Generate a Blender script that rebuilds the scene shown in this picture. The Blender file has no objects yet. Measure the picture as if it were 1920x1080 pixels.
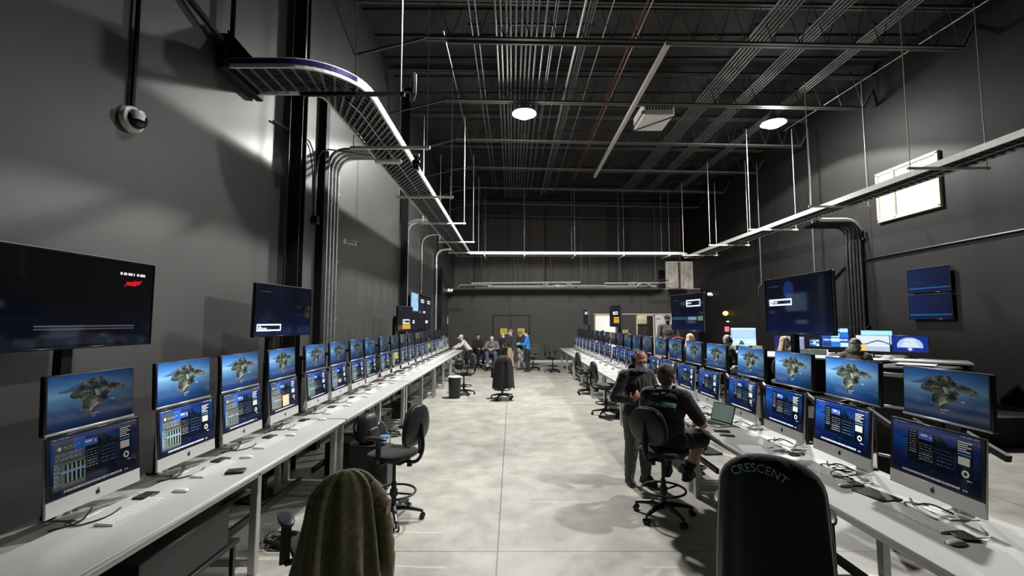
import bpy, bmesh, math, random
import numpy as np
from mathutils import Vector, Matrix, noise
from mathutils.bvhtree import BVHTree
S = bpy.context.scene
COL = S.collection
R = math.radians
random.seed(7)
ORD = ('first second third fourth fifth sixth seventh eighth ninth tenth eleventh twelfth thirteenth fourteenth '
       'fifteenth sixteenth seventeenth eighteenth nineteenth twentieth twenty-first twenty-second').split()

# ---------------------------------------------------------------- materials
def mat(name, col, rough=.5, metal=0., var=.12, scale=9., bump=0., emit=None, estr=0., coat=0., spec=.5, stretch=(1, 1, 1), sheen=0.):
    m = bpy.data.materials.new(name); m.use_nodes = True
    nt = m.node_tree; N = nt.nodes; L = nt.links
    b = N['Principled BSDF']
    b.inputs['Roughness'].default_value = rough; b.inputs['Metallic'].default_value = metal
    b.inputs['Specular IOR Level'].default_value = spec
    b.inputs['Coat Weight'].default_value = coat; b.inputs['Coat Roughness'].default_value = .08
    if sheen: b.inputs['Sheen Weight'].default_value = sheen
    tc = N.new('ShaderNodeTexCoord'); mp = N.new('ShaderNodeMapping'); nz = N.new('ShaderNodeTexNoise')
    mp.inputs['Scale'].default_value = stretch
    nz.inputs['Scale'].default_value = scale; nz.inputs['Detail'].default_value = 4
    L.new(tc.outputs['Object'], mp.inputs[0]); L.new(mp.outputs[0], nz.inputs['Vector'])
    rp = N.new('ShaderNodeValToRGB')
    a = [max(0, c*(1-var)) for c in col]; d = [min(1, c*(1+var)) for c in col]
    rp.color_ramp.elements[0].position = .3; rp.color_ramp.elements[1].position = .7
    rp.color_ramp.elements[0].color = (*a, 1); rp.color_ramp.elements[1].color = (*d, 1)
    L.new(nz.outputs['Fac'], rp.inputs[0]); L.new(rp.outputs[0], b.inputs['Base Color'])
    if bump:
        bp = N.new('ShaderNodeBump'); bp.inputs['Strength'].default_value = bump; bp.inputs['Distance'].default_value = .01
        L.new(nz.outputs['Fac'], bp.inputs['Height']); L.new(bp.outputs[0], b.inputs['Normal'])
    if emit:
        b.inputs['Emission Color'].default_value = (*emit, 1); b.inputs['Emission Strength'].default_value = estr
    return m

def screen_mat(name, strength, attr='Col', rough=.12):
    m = bpy.data.materials.new(name); m.use_nodes = True
    N = m.node_tree.nodes; L = m.node_tree.links; b = N['Principled BSDF']
    a = N.new('ShaderNodeAttribute'); a.attribute_name = attr
    b.inputs['Base Color'].default_value = (.006, .006, .008, 1); b.inputs['Roughness'].default_value = rough
    b.inputs['Specular IOR Level'].default_value = 0.; b.inputs['Coat Weight'].default_value = .8; b.inputs['Coat Roughness'].default_value = .05
    L.new(a.outputs['Color'], b.inputs['Emission Color']); b.inputs['Emission Strength'].default_value = strength
    return m

def lcd_mat(name, strength):
    # a cheap panel that fades when seen from far off its axis
    m = screen_mat(name, strength); N = m.node_tree.nodes; L = m.node_tree.links; b = N['Principled BSDF']
    lw = N.new('ShaderNodeLayerWeight'); lw.inputs['Blend'].default_value = .5
    r = N.new('ShaderNodeMapRange'); r.interpolation_type = 'SMOOTHSTEP'
    r.inputs['From Min'].default_value = .90; r.inputs['From Max'].default_value = .45; r.inputs['To Min'].default_value = .0; r.inputs['To Max'].default_value = strength
    L.new(lw.outputs['Facing'], r.inputs['Value']); L.new(r.outputs[0], b.inputs['Emission Strength'])
    return m

def attr_mat(name, rough=.7):
    m = bpy.data.materials.new(name); m.use_nodes = True
    N = m.node_tree.nodes; L = m.node_tree.links; b = N['Principled BSDF']
    a = N.new('ShaderNodeAttribute'); a.attribute_name = 'Col'
    b.inputs['Roughness'].default_value = rough
    L.new(a.outputs['Color'], b.inputs['Base Color'])
    return m

M = {}
def mk(name, *a, **k): M[name] = mat(name, *a, **k)
mk('black_metal', (.012, .012, .013), .45, .3)
mk('black_plastic', (.010, .010, .011), .42)
mk('black_gloss', (.006, .006, .007), .18)
mk('black_fabric', (.011, .011, .012), .9, bump=.25, scale=60, sheen=.1)
mk('grey_fabric', (.06, .058, .056), .9, bump=.2, scale=80, sheen=.15)
mk('silver', (.62, .62, .62), .35, .85, var=.05)
mk('alu_white', (.70, .70, .69), .38, .35, var=.03)
mk('galv', (.55, .55, .55), .38, .9, var=.18, scale=14)
mk('galv_bright', (.80, .80, .78), .42, .25, var=.08, scale=14)
mk('galv_dull', (.25, .25, .25), .5, .75, var=.2, scale=14)
mk('white_paint', (.78, .77, .73), .5, var=.05)
mk('white_plastic', (.80, .80, .79), .35, var=.02)
mk('cream', (.72, .66, .50), .7, var=.05)
mk('desk_top', (.53, .53, .51), .36, var=.05, scale=3)
mk('desk_edge', (.66, .66, .64), .35, var=.03)
mk('desk_leg', (.50, .50, .49), .4, .6, var=.08)
mk('red', (.50, .02, .02), .6)
mk('red_pipe', (.16, .02, .02), .5)
mk('yellow', (.85, .66, .06), .6, var=.05)
mk('steel_dark', (.035, .034, .034), .55, .3, var=.25, scale=4)
mk('joist', (.11, .106, .10), .5, .35, var=.2, scale=4)
mk('joist_web', (.05, .048, .046), .6, .3)
mk('beam_light', (.52, .50, .47), .5, .2, var=.1)
mk('deck', (.034, .032, .030), .75, .1, var=.35, scale=1.5)
mk('rod', (.62, .62, .60), .4, .6, var=.05)
mk('rod_dark', (.12, .12, .12), .5, .5)
mk('rail_blue', (.035, .03, .16), .35, .4)
mk('glass_blue', (.01, .02, .05), .1)
mk('wood_dark', (.035, .025, .02), .5)
mk('crate', (.60, .56, .48), .65, var=.35, scale=5, stretch=(1, 1, .35))
mk('bag', (.013, .013, .014), .5, bump=.6, scale=20)
mk('clear_bag', (.05, .05, .055), .15, bump=.9, scale=16, coat=.8)
mk('blue_lid', (.06, .30, .62), .35)
mk('blue_jar', (.03, .16, .40), .25, coat=.5)
mk('paper', (.82, .82, .80), .8, var=.03)
mk('cable_black', (.010, .010, .010), .5)
mk('cable_white', (.75, .75, .74), .5)
mk('cable_red', (.22, .03, .02), .5)
mk('olive', (.115, .108, .045), .75, var=.35, scale=26, bump=.3, sheen=.2)
mk('jacket_black', (.010, .010, .010), .8, bump=.3, scale=30, sheen=.15)
mk('skin', (.52, .27, .19), .5, var=.12, scale=14)
mk('skin_pale', (.62, .40, .31), .5, var=.1, scale=14)
mk('hair_brown', (.055, .030, .018), .7, var=.5, scale=70, bump=.6)
mk('hair_black', (.010, .009, .009), .6, var=.4, scale=70, bump=.6)
mk('hair_blond', (.62, .50, .34), .6, var=.25, scale=40, bump=.5, stretch=(1, 1, .2))
mk('hair_grey', (.45, .42, .39), .7, var=.3, scale=60, bump=.5)
mk('shirt_black', (.009, .009, .009), .85, bump=.25, scale=24, sheen=.12)
mk('hoodie_black', (.014, .014, .014), .85, bump=.35, scale=20, sheen=.2)
mk('trousers_olive', (.10, .10, .085), .85, bump=.25, scale=22)
mk('khaki', (.42, .31, .18), .85, bump=.25, scale=22)
mk('jeans', (.075, .10, .16), .85, bump=.25, scale=22)
mk('polo_grey', (.075, .072, .072), .9, bump=.2, scale=30)
mk('faint_mark', (.047, .046, .043), .43, var=.2, spec=1., coat=.7)
M['faint_mark'].node_tree.nodes['Principled BSDF'].inputs['Coat Roughness'].default_value = .5
mk('grey_knit', (.17, .155, .15), .9, bump=.3, scale=30)
mk('grey_hoodie', (.15, .145, .13), .9, bump=.3, scale=30)
mk('grey_trousers', (.32, .32, .31), .85)
mk('dark_trousers', (.012, .012, .015), .85)
mk('blue_jacket', (.02, .22, .62), .6, bump=.2, scale=22)
mk('dark_green', (.018, .026, .018), .85)
mk('white_cloth', (.72, .74, .72), .8)
mk('mask_blue', (.42, .62, .68), .75, bump=.2, scale=40)
mk('mask_white', (.80, .80, .80), .75)
mk('shoe', (.02, .02, .02), .6)
mk('shoe_light', (.35, .34, .32), .6)
mk('sole', (.6, .6, .58), .6)
mk('text_green', (.25, .95, .70), .7, emit=None)
mk('text_teal', (.45, .85, .82), .7)
mk('carpet_dark', (.02, .02, .02), .95)
mk('eye', (.02, .015, .01), .15)
mk('lamp_glow', (1, 1, 1), .5, emit=(1, .99, .95), estr=260)
mk('lamp_orange', (.8, .4, .1), .5, emit=(1, .55, .2), estr=1.6)
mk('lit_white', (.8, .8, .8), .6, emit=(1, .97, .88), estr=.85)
mk('sign_red', (.8, .1, .15), .5, emit=(1, .25, .3), estr=.6)
mk('window_pane', (.75, .73, .69), .35, emit=(1, .97, .92), estr=.28)
SCR = screen_mat('screen_glow', 1.35)
SCR_DIM = screen_mat('screen_glow_dim', .30)
LCD = lcd_mat('panel_glow', 1.5)
LCD_DIM = lcd_mat('panel_glow_dim', .35)
ATT = attr_mat('printed_cloth')

# ---------------------------------------------------------------- mesh builder
class MB:
    def __init__(s): s.v = []; s.f = []; s.m = []
    def add(s, vs, fs, mi=0):
        o = len(s.v); s.v += [tuple(p) for p in vs]
        s.f += [tuple(i+o for i in f) for f in fs]; s.m += [mi]*len(fs); return s
    def box(s, c, d, b=0., rot=None, mi=0):
        hx, hy, hz = d[0]/2, d[1]/2, d[2]/2
        b = min(b, hx*.98, hy*.98, hz*.98)
        if b <= 0:
            vs = [Vector((x, y, z)) for x in (-hx, hx) for y in (-hy, hy) for z in (-hz, hz)]
            fs = [(0, 1, 3, 2), (4, 6, 7, 5), (0, 4, 5, 1), (2, 3, 7, 6), (0, 2, 6, 4), (1, 5, 7, 3)]
        else:
            vs = []
            for x in (-1, 1):
                for y in (-1, 1):
                    for z in (-1, 1):
                        vs += [Vector((x*hx, y*(hy-b), z*(hz-b))), Vector((x*(hx-b), y*hy, z*(hz-b))), Vector((x*(hx-b), y*(hy-b), z*hz))]
            bm = bmesh.new(); [bm.verts.new(p) for p in vs]
            bmesh.ops.convex_hull(bm, input=bm.verts[:])
            bmesh.ops.dissolve_limit(bm, angle_limit=.01, verts=bm.verts[:], edges=bm.edges[:])
            bm.verts.index_update(); vs = [p.co.copy() for p in bm.verts]; fs = [[q.index for q in f.verts] for f in bm.faces]; bm.free()
        if rot is not None: vs = [rot @ p for p in vs]
        c = Vector(c); return s.add([p+c for p in vs], fs, mi)
    def tube(s, pts, r, n=8, closed=False, mi=0):
        P = [Vector(p) for p in pts]; K = len(P)
        rr = r if isinstance(r, (list, tuple)) else [r]*K
        T = []
        for i in range(K):
            a = P[(i-1) % K] if (closed or i > 0) else P[0]; b = P[(i+1) % K] if (closed or i < K-1) else P[-1]
            T.append((b-a).normalized())
        u = T[0].orthogonal().normalized(); vs = []; fs = []
        for i in range(K):
            if i: u = (u - T[i]*u.dot(T[i])).normalized()
            w = T[i].cross(u)
            for k in range(n):
                a = 2*math.pi*k/n; vs.append(P[i]+(u*math.cos(a)+w*math.sin(a))*rr[i])
        for i in range(K if closed else K-1):
            j = (i+1) % K
            for k in range(n):
                l = (k+1) % n; fs.append((i*n+k, i*n+l, j*n+l, j*n+k))
        if not closed: fs += [tuple(range(n))[::-1], tuple((K-1)*n+k for k in range(n))]
        return s.add(vs, fs, mi)
    def bar(s, p0, p1, w, h, mi=0, up=(0, 0, 1)):
        p0 = Vector(p0); p1 = Vector(p1); d = (p1-p0).normalized(); up = Vector(up)
        if abs(d.dot(up)) > .99: up = Vector((0, 1, 0))
        x = d.cross(up).normalized()*w/2; z = x.cross(d).normalized()*h/2
        vs = [p+a*x+b*z for p in (p0, p1) for a, b in ((-1, -1), (1, -1), (1, 1), (-1, 1))]
        return s.add(vs, [(0, 1, 2, 3), (7, 6, 5, 4), (0, 4, 5, 1), (1, 5, 6, 2), (2, 6, 7, 3), (3, 7, 4, 0)], mi)
    def lathe(s, prof, c=(0, 0, 0), n=20, rot=None, mi=0):
        if isinstance(n, Matrix): n, rot = (rot or 20), n
        if n is None: n = 20
        vs = []; fs = []; K = len(prof); c = Vector(c)
        for r, z in prof:
            for k in range(n):
                a = 2*math.pi*k/n; p = Vector((r*math.cos(a), r*math.sin(a), z))
                if rot is not None: p = rot @ p
                vs.append(p+c)
        for i in range(K-1):
            for k in range(n):
                l = (k+1) % n; fs.append((i*n+k, i*n+l, (i+1)*n+l, (i+1)*n+k))
        fs += [tuple(range(n))[::-1], tuple((K-1)*n+k for k in range(n))]
        return s.add(vs, fs, mi)
    def ell(s, c, r, rot=None, nu=16, nv=10, mi=0, e1=1., e2=1., bend=0.):
        # superellipsoid; e<1 gets boxier, bend curves it in y along x
        if isinstance(r, (int, float)): r = (r, r, r)
        sg = lambda t, e: math.copysign(abs(t)**e, t)
        vs = [Vector((0, 0, -r[2]))]; fs = []; c = Vector(c)
        for j in range(1, nv):
            ph = -math.pi/2+math.pi*j/nv
            for k in range(nu):
                th = 2*math.pi*k/nu
                vs.append(Vector((r[0]*sg(math.cos(ph), e1)*sg(math.cos(th), e2), r[1]*sg(math.cos(ph), e1)*sg(math.sin(th), e2), r[2]*sg(math.sin(ph), e1))))
        vs.append(Vector((0, 0, r[2])))
        for k in range(nu):
            l = (k+1) % nu
            fs.append((0, 1+l, 1+k)); fs.append((len(vs)-1, 1+(nv-2)*nu+k, 1+(nv-2)*nu+l))
            for j in range(nv-2): fs.append((1+j*nu+k, 1+j*nu+l, 1+(j+1)*nu+l, 1+(j+1)*nu+k))
        if bend:
            for p in vs: p.y += bend*p.x*p.x
        if rot is not None: vs = [rot @ p for p in vs]
        return s.add([p+c for p in vs], fs, mi)
    def cap(s, p0, p1, r0, r1=None, n=12, mi=0):
        # closed tapered capsule
        r1 = r0 if r1 is None else r1; p0 = Vector(p0); p1 = Vector(p1); d = (p1-p0); L = d.length
        if L < 1e-6: return s.ell(p0, r0, nu=n, mi=mi)
        d /= L; pts = []; rr = []
        for k in range(4):
            a = math.pi/2*(k+.35)/4.; pts.append(p0-d*r0*math.cos(a)); rr.append(max(r0*math.sin(a), 1e-4))
        pts += [p0, p1]; rr += [r0, r1]
        for k in range(3, -1, -1):
            a = math.pi/2*(k+.35)/4.; pts.append(p1+d*r1*math.cos(a)); rr.append(max(r1*math.sin(a), 1e-4))
        return s.tube(pts, rr, n, mi=mi)
    def prism(s, poly, y0, y1, mi=0, rot=None, c=(0, 0, 0)):
        # polygon in x,z extruded along y
        n = len(poly); vs = [Vector((x, y0, z)) for x, z in poly]+[Vector((x, y1, z)) for x, z in poly]
        fs = [tuple(range(n)), tuple(range(2*n-1, n-1, -1))]+[(i, i+n, (i+1) % n+n, (i+1) % n) for i in range(n)]
        if rot is not None: vs = [rot @ p for p in vs]
        c = Vector(c); return s.add([p+c for p in vs], fs, mi)
    def mesh(s, name, mats, ang=40):
        me = bpy.data.meshes.new(name); me.from_pydata(s.v, [], s.f)
        bm = bmesh.new(); bm.from_mesh(me); bmesh.ops.recalc_face_normals(bm, faces=bm.faces[:]); bm.to_mesh(me); bm.free()
        for m in (mats if isinstance(mats, (list, tuple)) else [mats]): me.materials.append(m)
        me.polygons.foreach_set('material_index', s.m)
        me.polygons.foreach_set('use_smooth', [True]*len(me.polygons)); me.set_sharp_from_angle(angle=R(ang)); me.update()
        return me
    def build(s, name, mats, parent=None, ang=40):
        return link(name, s.mesh(name, mats, ang), parent)

def link(name, data, parent=None):
    o = bpy.data.objects.new(name, data); COL.objects.link(o)
    if parent is not None: o.parent = parent
    return o
def tag(o, label, cat, group=None, kind=None):
    o['label'] = label; o['category'] = cat
    if group: o['group'] = group
    if kind: o['kind'] = kind
    return o
def thing(name, label, cat, loc=(0, 0, 0), rz=0., group=None):
    o = bpy.data.objects.new(name, None); COL.objects.link(o); o.empty_display_size = .1
    o.location = loc; o.rotation_euler = (0, 0, rz)
    return tag(o, label, cat, group)
def struct(name, mb, mats, parent=None, ang=40):
    o = mb.build(name, mats, parent, ang)
    if parent is None: o['kind'] = 'structure'
    return o
def kids(o): return [c for c in bpy.data.objects if c.parent == o]
KIDS = {}
def copy_tree(o, parent=None):
    c = o.copy(); COL.objects.link(c)
    if parent is not None: c.parent = parent
    if o not in KIDS: KIDS[o] = kids(o)
    for ch in KIDS[o]: copy_tree(ch, c)
    return c
def dup(root, loc, rz, label, group=None):
    c = copy_tree(root); c.location = loc; c.rotation_euler = (0, 0, rz); c['label'] = label
    if group: c['group'] = group
    return c
def RZ(a): return Matrix.Rotation(a, 3, 'Z')
def RX(a): return Matrix.Rotation(a, 3, 'X')
def RY(a): return Matrix.Rotation(a, 3, 'Y')
def V(*a): return Vector(a)
def frame_of(x, z):
    z = z.normalized(); x = (x-z*x.dot(z)).normalized(); y = z.cross(x)
    return Matrix((x, y, z)).transposed()
def fil(pts, rad, n=6):
    # polyline with rounded corners
    P = [Vector(p) for p in pts]; out = [P[0]]
    for i in range(1, len(P)-1):
        a = (P[i-1]-P[i]); b = (P[i+1]-P[i]); r = min(rad, a.length*.49, b.length*.49)
        a = P[i]+a.normalized()*r; b = P[i]+b.normalized()*r
        for k in range(n+1):
            t = k/n; out.append(a*(1-t)**2+P[i]*2*t*(1-t)+b*t*t)
    return out+[P[-1]]
def text_mesh(body, size, extrude=.002, align='CENTER'):
    cu = bpy.data.curves.new('lettering', 'FONT'); cu.body = body; cu.size = size; cu.extrude = extrude; cu.align_x = align; cu.align_y = 'CENTER'; cu.resolution_u = 3
    o = bpy.data.objects.new('lettering', cu); COL.objects.link(o)
    bpy.context.view_layer.update()
    me = bpy.data.meshes.new_from_object(o.evaluated_get(bpy.context.evaluated_depsgraph_get()))
    bpy.data.objects.remove(o); bpy.data.curves.remove(cu)
    return me

# ---------------------------------------------------------------- pictures on screens (a grid of coloured cells)
def lin(c):
    c = np.asarray(c, float); return np.where(c <= .04045, c/12.92, ((c+.055)/1.055)**2.4)
class Pic:
    def __init__(s, w, h, bg=(0, 0, 0)): s.w = w; s.h = h; s.a = np.zeros((h, w, 3)); s.a[:] = bg
    def rect(s, x0, y0, x1, y1, c, al=1.):   # fractions, y down from the top
        X0, X1 = int(round(x0*s.w)), max(int(round(x1*s.w)), int(round(x0*s.w))+1); Y0, Y1 = int(round(y0*s.h)), max(int(round(y1*s.h)), int(round(y0*s.h))+1)
        s.a[Y0:Y1, X0:X1] = s.a[Y0:Y1, X0:X1]*(1-al)+np.array(c)*al; return s
    def frame(s, x0, y0, x1, y1, c, t=1):
        tx = t/s.w; ty = t/s.h
        s.rect(x0, y0, x1, y0+ty, c).rect(x0, y1-ty, x1, y1, c).rect(x0, y0, x0+tx, y1, c).rect(x1-tx, y0, x1, y1, c); return s
    def grid(s): return np.meshgrid((np.arange(s.w)+.5)/s.w, (np.arange(s.h)+.5)/s.h)
    def disc(s, x, y, r, c, r0=0., al=1.):
        X, Y = s.grid(); d = np.hypot((X-x)*s.w/s.h, Y-y); k = (d < r) & (d >= r0); s.a[k] = s.a[k]*(1-al)+np.array(c)*al; return s
    def words(s, x0, y, x1, hgt, c, seed, al=1.):
        rg = random.Random(seed); x = x0
        while x < x1:
            l = rg.uniform(.012, .045); s.rect(x, y, min(x+l, x1), y+hgt, c, al); x += l+rg.uniform(.008, .016)
        return s
    def poly(s, pts, c, al=1.):
        X, Y = s.grid(); ins = np.zeros(X.shape, bool); n = len(pts)
        for i in range(n):
            x0, y0 = pts[i]; x1, y1 = pts[(i+1) % n]
            if y0 == y1: continue
            k = ((y0 > Y) != (y1 > Y)) & (X < (x1-x0)*(Y-y0)/(y1-y0)+x0); ins ^= k
        if callable(c): s.a[ins] = c(X[ins], Y[ins])
        else: s.a[ins] = s.a[ins]*(1-al)+np.array(c)*al
        return s
    def mesh(s, name, w, h, m):
        # a w x h panel in the x,z plane centred on the origin, facing -y
        nx, ny = s.w, s.h
        xs = np.linspace(-w/2, w/2, nx+1); zs = np.linspace(h/2, -h/2, ny+1)
        V = np.zeros(((ny+1)*(nx+1), 3)); V[:, 0] = np.tile(xs, ny+1); V[:, 2] = np.repeat(zs, nx+1)
        j, i = np.meshgrid(np.arange(ny), np.arange(nx), indexing='ij'); a = (j*(nx+1)+i).ravel()
        Fc = np.stack([a, a+nx+1, a+nx+2, a+1], 1)
        me = bpy.data.meshes.new(name); me.from_pydata(V.tolist(), [], Fc.tolist())
        at = me.attributes.new('Col', 'FLOAT_COLOR', 'FACE'); c = np.ones((nx*ny, 4)); c[:, :3] = lin(np.clip(s.a.reshape(-1, 3), 0, 1))
        at.data.foreach_set('color', c.ravel().astype(np.float32)); me.materials.append(m); me.update()
        return me
def vnoise(X, Y, f, seed):
    return np.array([noise.fractal(Vector((x*f, y*f, seed)), 1., 2., 4) for x, y in zip(X.ravel(), Y.ravel())]).reshape(X.shape)
def island(w, h, dark=0.):
    p = Pic(w, h); X, Y = p.grid()
    top = np.array((.15, .36, .66)); mid = np.array((.52, .72, .88)); low = np.array((.05, .20, .40))
    t = np.clip(Y/.36, 0, 1)[..., None]; u = np.clip((Y-.36)/.64, 0, 1)[..., None]
    p.a = np.where(Y[..., None] < .36, top*(1-t)+mid*t, mid*(1-u)**1.6+low*(1-(1-u)**1.6))
    p.a *= (1.06-.5*(X[..., None]-.25)**2-.16*(X[..., None]))
    p.a += .02*vnoise(X, Y*4, 5, 3.)[..., None]
    p.poly([(.08, .31), (.2, .26), (.30, .19), (.40, .13), (.42, .26), (.3, .31), (.18, .33)], (.24, .38, .50), .75)
    pts = [(.22, .42), (.24, .35), (.30, .28), (.36, .16), (.44, .12), (.52, .10), (.60, .11), (.64, .21), (.72, .24), (.80, .28), (.87, .33), (.905, .385), (.88, .42), (.80, .415), (.70, .42),
           (.66, .50), (.68, .56), (.62, .62), (.57, .69), (.52, .75), (.50, .83), (.44, .84), (.42, .76), (.345, .70), (.37, .62), (.375, .56), (.33, .48), (.27, .46)]
    def rock(x, y):
        n = vnoise(x, y, 9, 1.)+.7*vnoise(x*1.6, y, 22, 5.); g = np.clip(.5+n*.62, 0, 1)[:, None]
        return np.array((.06, .085, .07))*(1-g)+np.array((.52, .55, .47))*g
    p.poly(pts, rock)
    for a in ([(.44, .70), (.54, .60), (.56, .62), (.46, .74)], [(.46, .80), (.58, .78), (.57, .80), (.47, .83)], [(.69, .58), (.75, .56), (.74, .61)], [(.47, .86), (.53, .85), (.50, .88)], [(.5, .34), (.53, .33), (.57, .46), (.53, .47)]):
        p.poly(a, (.80, .86, .84), .6)
    if dark: p.a *= (1-dark)
    return p
def dock(p, y=.93):
    rg = random.Random(4); x = .13
    while x < .80:
        p.rect(x, y, x+.016, y+.038, (rg.uniform(.75, 1), rg.uniform(.8, 1), rg.uniform(.85, 1))); x += .021
    for x in (.83, .86): p.rect(x, y+.01, x+.014, y+.04, (.75, .85, .9))
    return p
def desktop(w, h, left, note=None, chart=(.44, .52, .45)):
    p = island(w, h, .15); p.a *= np.array((.22, .54, .84)); p.a[:, :, 2] += .02
    X, Y = p.grid(); p.a *= (1.15-.5*Y[..., None])
    p.rect(0, 0, 1, .022, (.35, .45, .6), .6).words(.02, .006, .18, .012, (.9, .95, 1), 2).words(.80, .006, .99, .012, (.9, .95, 1), 3)
    # dark list window
    p.rect(.20, .10, .52, .74, (.03, .035, .05), .88)
    for k in range(9): p.words(.22, .14+.05*k, .30, .016, (.75, .78, .8), 10+k)
    p.rect(.33, .13, .50, .26, (.30, .42, .80)).rect(.36, .16, .44, .20, (.82, .88, 1)).disc(.475, .2, .02, (.9, .95, 1))
    for k in range(7): p.words(.34, .34+.05*k, .50, .014, (.62, .66, .68), 40+k)
    p.rect(.53, .30, .74, .80, (.02, .05, .09), .75)
    for k in range(5): p.words(.55, .36+.07*k, .72, .012, (.35, .5, .65), 60+k)
    # right column of notes with a ring under it
    p.rect(.76, .08, .93, .78, (.02, .03, .05), .8)
    for k, l in enumerate((.15, .11, .14, .09, .13)): p.rect(.772, .105+.040*k, .772+l, .122+.040*k, (.90, .91, .90))
    p.rect(.775, .31, .91, .345, (.25, .55, .75)).rect(.78, .37, .90, .52, (.86, .86, .80))
    p.disc(.855, .66, .065, (.95, .95, .93), .035).words(.87, .76, .92, .015, (.8, .9, 1), 5)
    if left:
        p.rect(.03, .06, .36, .90, (.32, .36, .37)).rect(.24, .06, .36, .30, (.18, .42, .80))
        p.disc(.09, .19, .035, (.9, .92, .9)).words(.13, .17, .30, .014, (.86, .88, .86), 20).words(.13, .20, .26, .014, (.8, .82, .8), 21)
        for k in range(4): p.words(.05, .28+.035*k, .33, .012, (.82, .84, .82), 30+k)
        p.rect(.10, .45, .36, .86, chart)
        for k in range(5): p.rect(.14+.045*k, .48, .16+.045*k, .82, (.08, .10, .09)); p.rect(.165+.045*k, .50, .175+.045*k, .80, (.74, .80, .72))
        p.rect(.10, .60, .36, .64, (.55, .72, .92))
        for k in range(12): p.words(.035, .44+.035*k, .09, .014, (.78, .84, .88), 110+k)
    if note == 'cream': p.rect(.42, .52, .66, .88, (.96, .84, .66))
    if note == 'pink': p.rect(.42, .60, .60, .74, (.92, .70, .66))
    if note == 'yellow': p.rect(.30, .06, .75, .5, (.72, .74, .18))
    if note == 'red': p.disc(.27, .62, .05, (.95, .25, .35))
    return dock(p)
def tvpic(w, h, box, name='Budget', extra=None):
    p = Pic(w, h); X, Y = p.grid()
    p.a[:] = (.012, .02, .075); p.a += np.clip(Y-.5, 0, 1)[..., None]*np.array((.03, .10, .22)); p.a += .03*np.clip(vnoise(X, Y, 4, 9.), 0, 1)[..., None]*np.array((.5, 1, 2))
    x0, y0, x1, y1 = box
    p.rect(x0, y0, x1, y1, (.03, .05, .14)).frame(x0, y0, x1, y1, (.92, .96, 1), 2)
    cy = (y0+y1)/2; p.disc(x0+.045, cy, .036, (.96, .97, 1)).disc(x0+.045, cy, .014, (.05, .08, .2))
    p.words(.06, .13, .24, .014, (.22, .28, .42), 8)
    if extra: extra(p)
    return p
# ================================================================ the hall
XL, XR, YP, YB, ZC = -3.40, 10.05, 23.75, 26.2, 9.25
def floor_mat():
    m = mat('polished_concrete', (.37, .36, .322), .38, var=.16, scale=1.1)
    nt = m.node_tree; N = nt.nodes; L = nt.links; b = N['Principled BSDF']
    tc = N.new('ShaderNodeTexCoord'); sep = N.new('ShaderNodeSeparateXYZ'); L.new(tc.outputs['Object'], sep.inputs[0])
    base = b.inputs['Base Color'].links[0].from_socket
    def mth(op, a, v=None, w=None):
        n = N.new('ShaderNodeMath'); n.operation = op
        for i, q in enumerate((a, v, w)):
            if q is None: continue
            if isinstance(q, (int, float)): n.inputs[i].default_value = q
            else: L.new(q, n.inputs[i])
        return n.outputs[0]
    # blotches, fine speckle and drag scratches
    n2 = N.new('ShaderNodeTexNoise'); n2.inputs['Scale'].default_value = 3.2; n2.inputs['Detail'].default_value = 8; n2.inputs['Roughness'].default_value = .65; L.new(tc.outputs['Object'], n2.inputs['Vector'])
    mp = N.new('ShaderNodeMapping'); mp.inputs['Rotation'].default_value = (0, 0, .7); mp.inputs['Scale'].default_value = (.5, 9, 1); L.new(tc.outputs['Object'], mp.inputs[0])
    n3 = N.new('ShaderNodeTexNoise'); n3.inputs['Scale'].default_value = 1.6; n3.inputs['Detail'].default_value = 5; L.new(mp.outputs[0], n3.inputs['Vector'])
    mp2 = N.new('ShaderNodeMapping'); mp2.inputs['Rotation'].default_value = (0, 0, -.9); mp2.inputs['Scale'].default_value = (.35, 12, 1); L.new(tc.outputs['Object'], mp2.inputs[0])
    n4 = N.new('ShaderNodeTexNoise'); n4.inputs['Scale'].default_value = 1.3; L.new(mp2.outputs[0], n4.inputs['Vector'])
    f = mth('MULTIPLY_ADD', n2.outputs['Fac'], 1.1, .45)
    s1 = mth('GREATER_THAN', n3.outputs['Fac'], .70); s2 = mth('GREATER_THAN', n4.outputs['Fac'], .715)
    sc = mth('MULTIPLY', mth('MAXIMUM', s1, s2), .42)
    # saw joints
    jx = mth('ABSOLUTE', mth('SUBTRACT', mth('PINGPONG', mth('ADD', sep.outputs['X'], .135), 3.05), 0.))
    jy = mth('ABSOLUTE', mth('SUBTRACT', mth('PINGPONG', mth('SUBTRACT', sep.outputs['Y'], 4.36), 3.9), 0.))
    j = mth('LESS_THAN', mth('MINIMUM', jx, jy), .007)
    k = mth('MULTIPLY', mth('ADD', f, sc), mth('SUBTRACT', 1., mth('MULTIPLY', j, .62)))
    mx = N.new('ShaderNodeMix'); mx.data_type = 'RGBA'; mx.blend_type = 'MULTIPLY'; mx.inputs[0].default_value = 1.
    L.new(base, mx.inputs[6]); cb = N.new('ShaderNodeCombineColor'); [L.new(k, cb.inputs[i]) for i in range(3)]; L.new(cb.outputs[0], mx.inputs[7])
    L.new(mx.outputs[2], b.inputs['Base Color'])
    L.new(mth('MULTIPLY_ADD', n2.outputs['Fac'], .3, .28), b.inputs['Roughness'])
    return m
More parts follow.
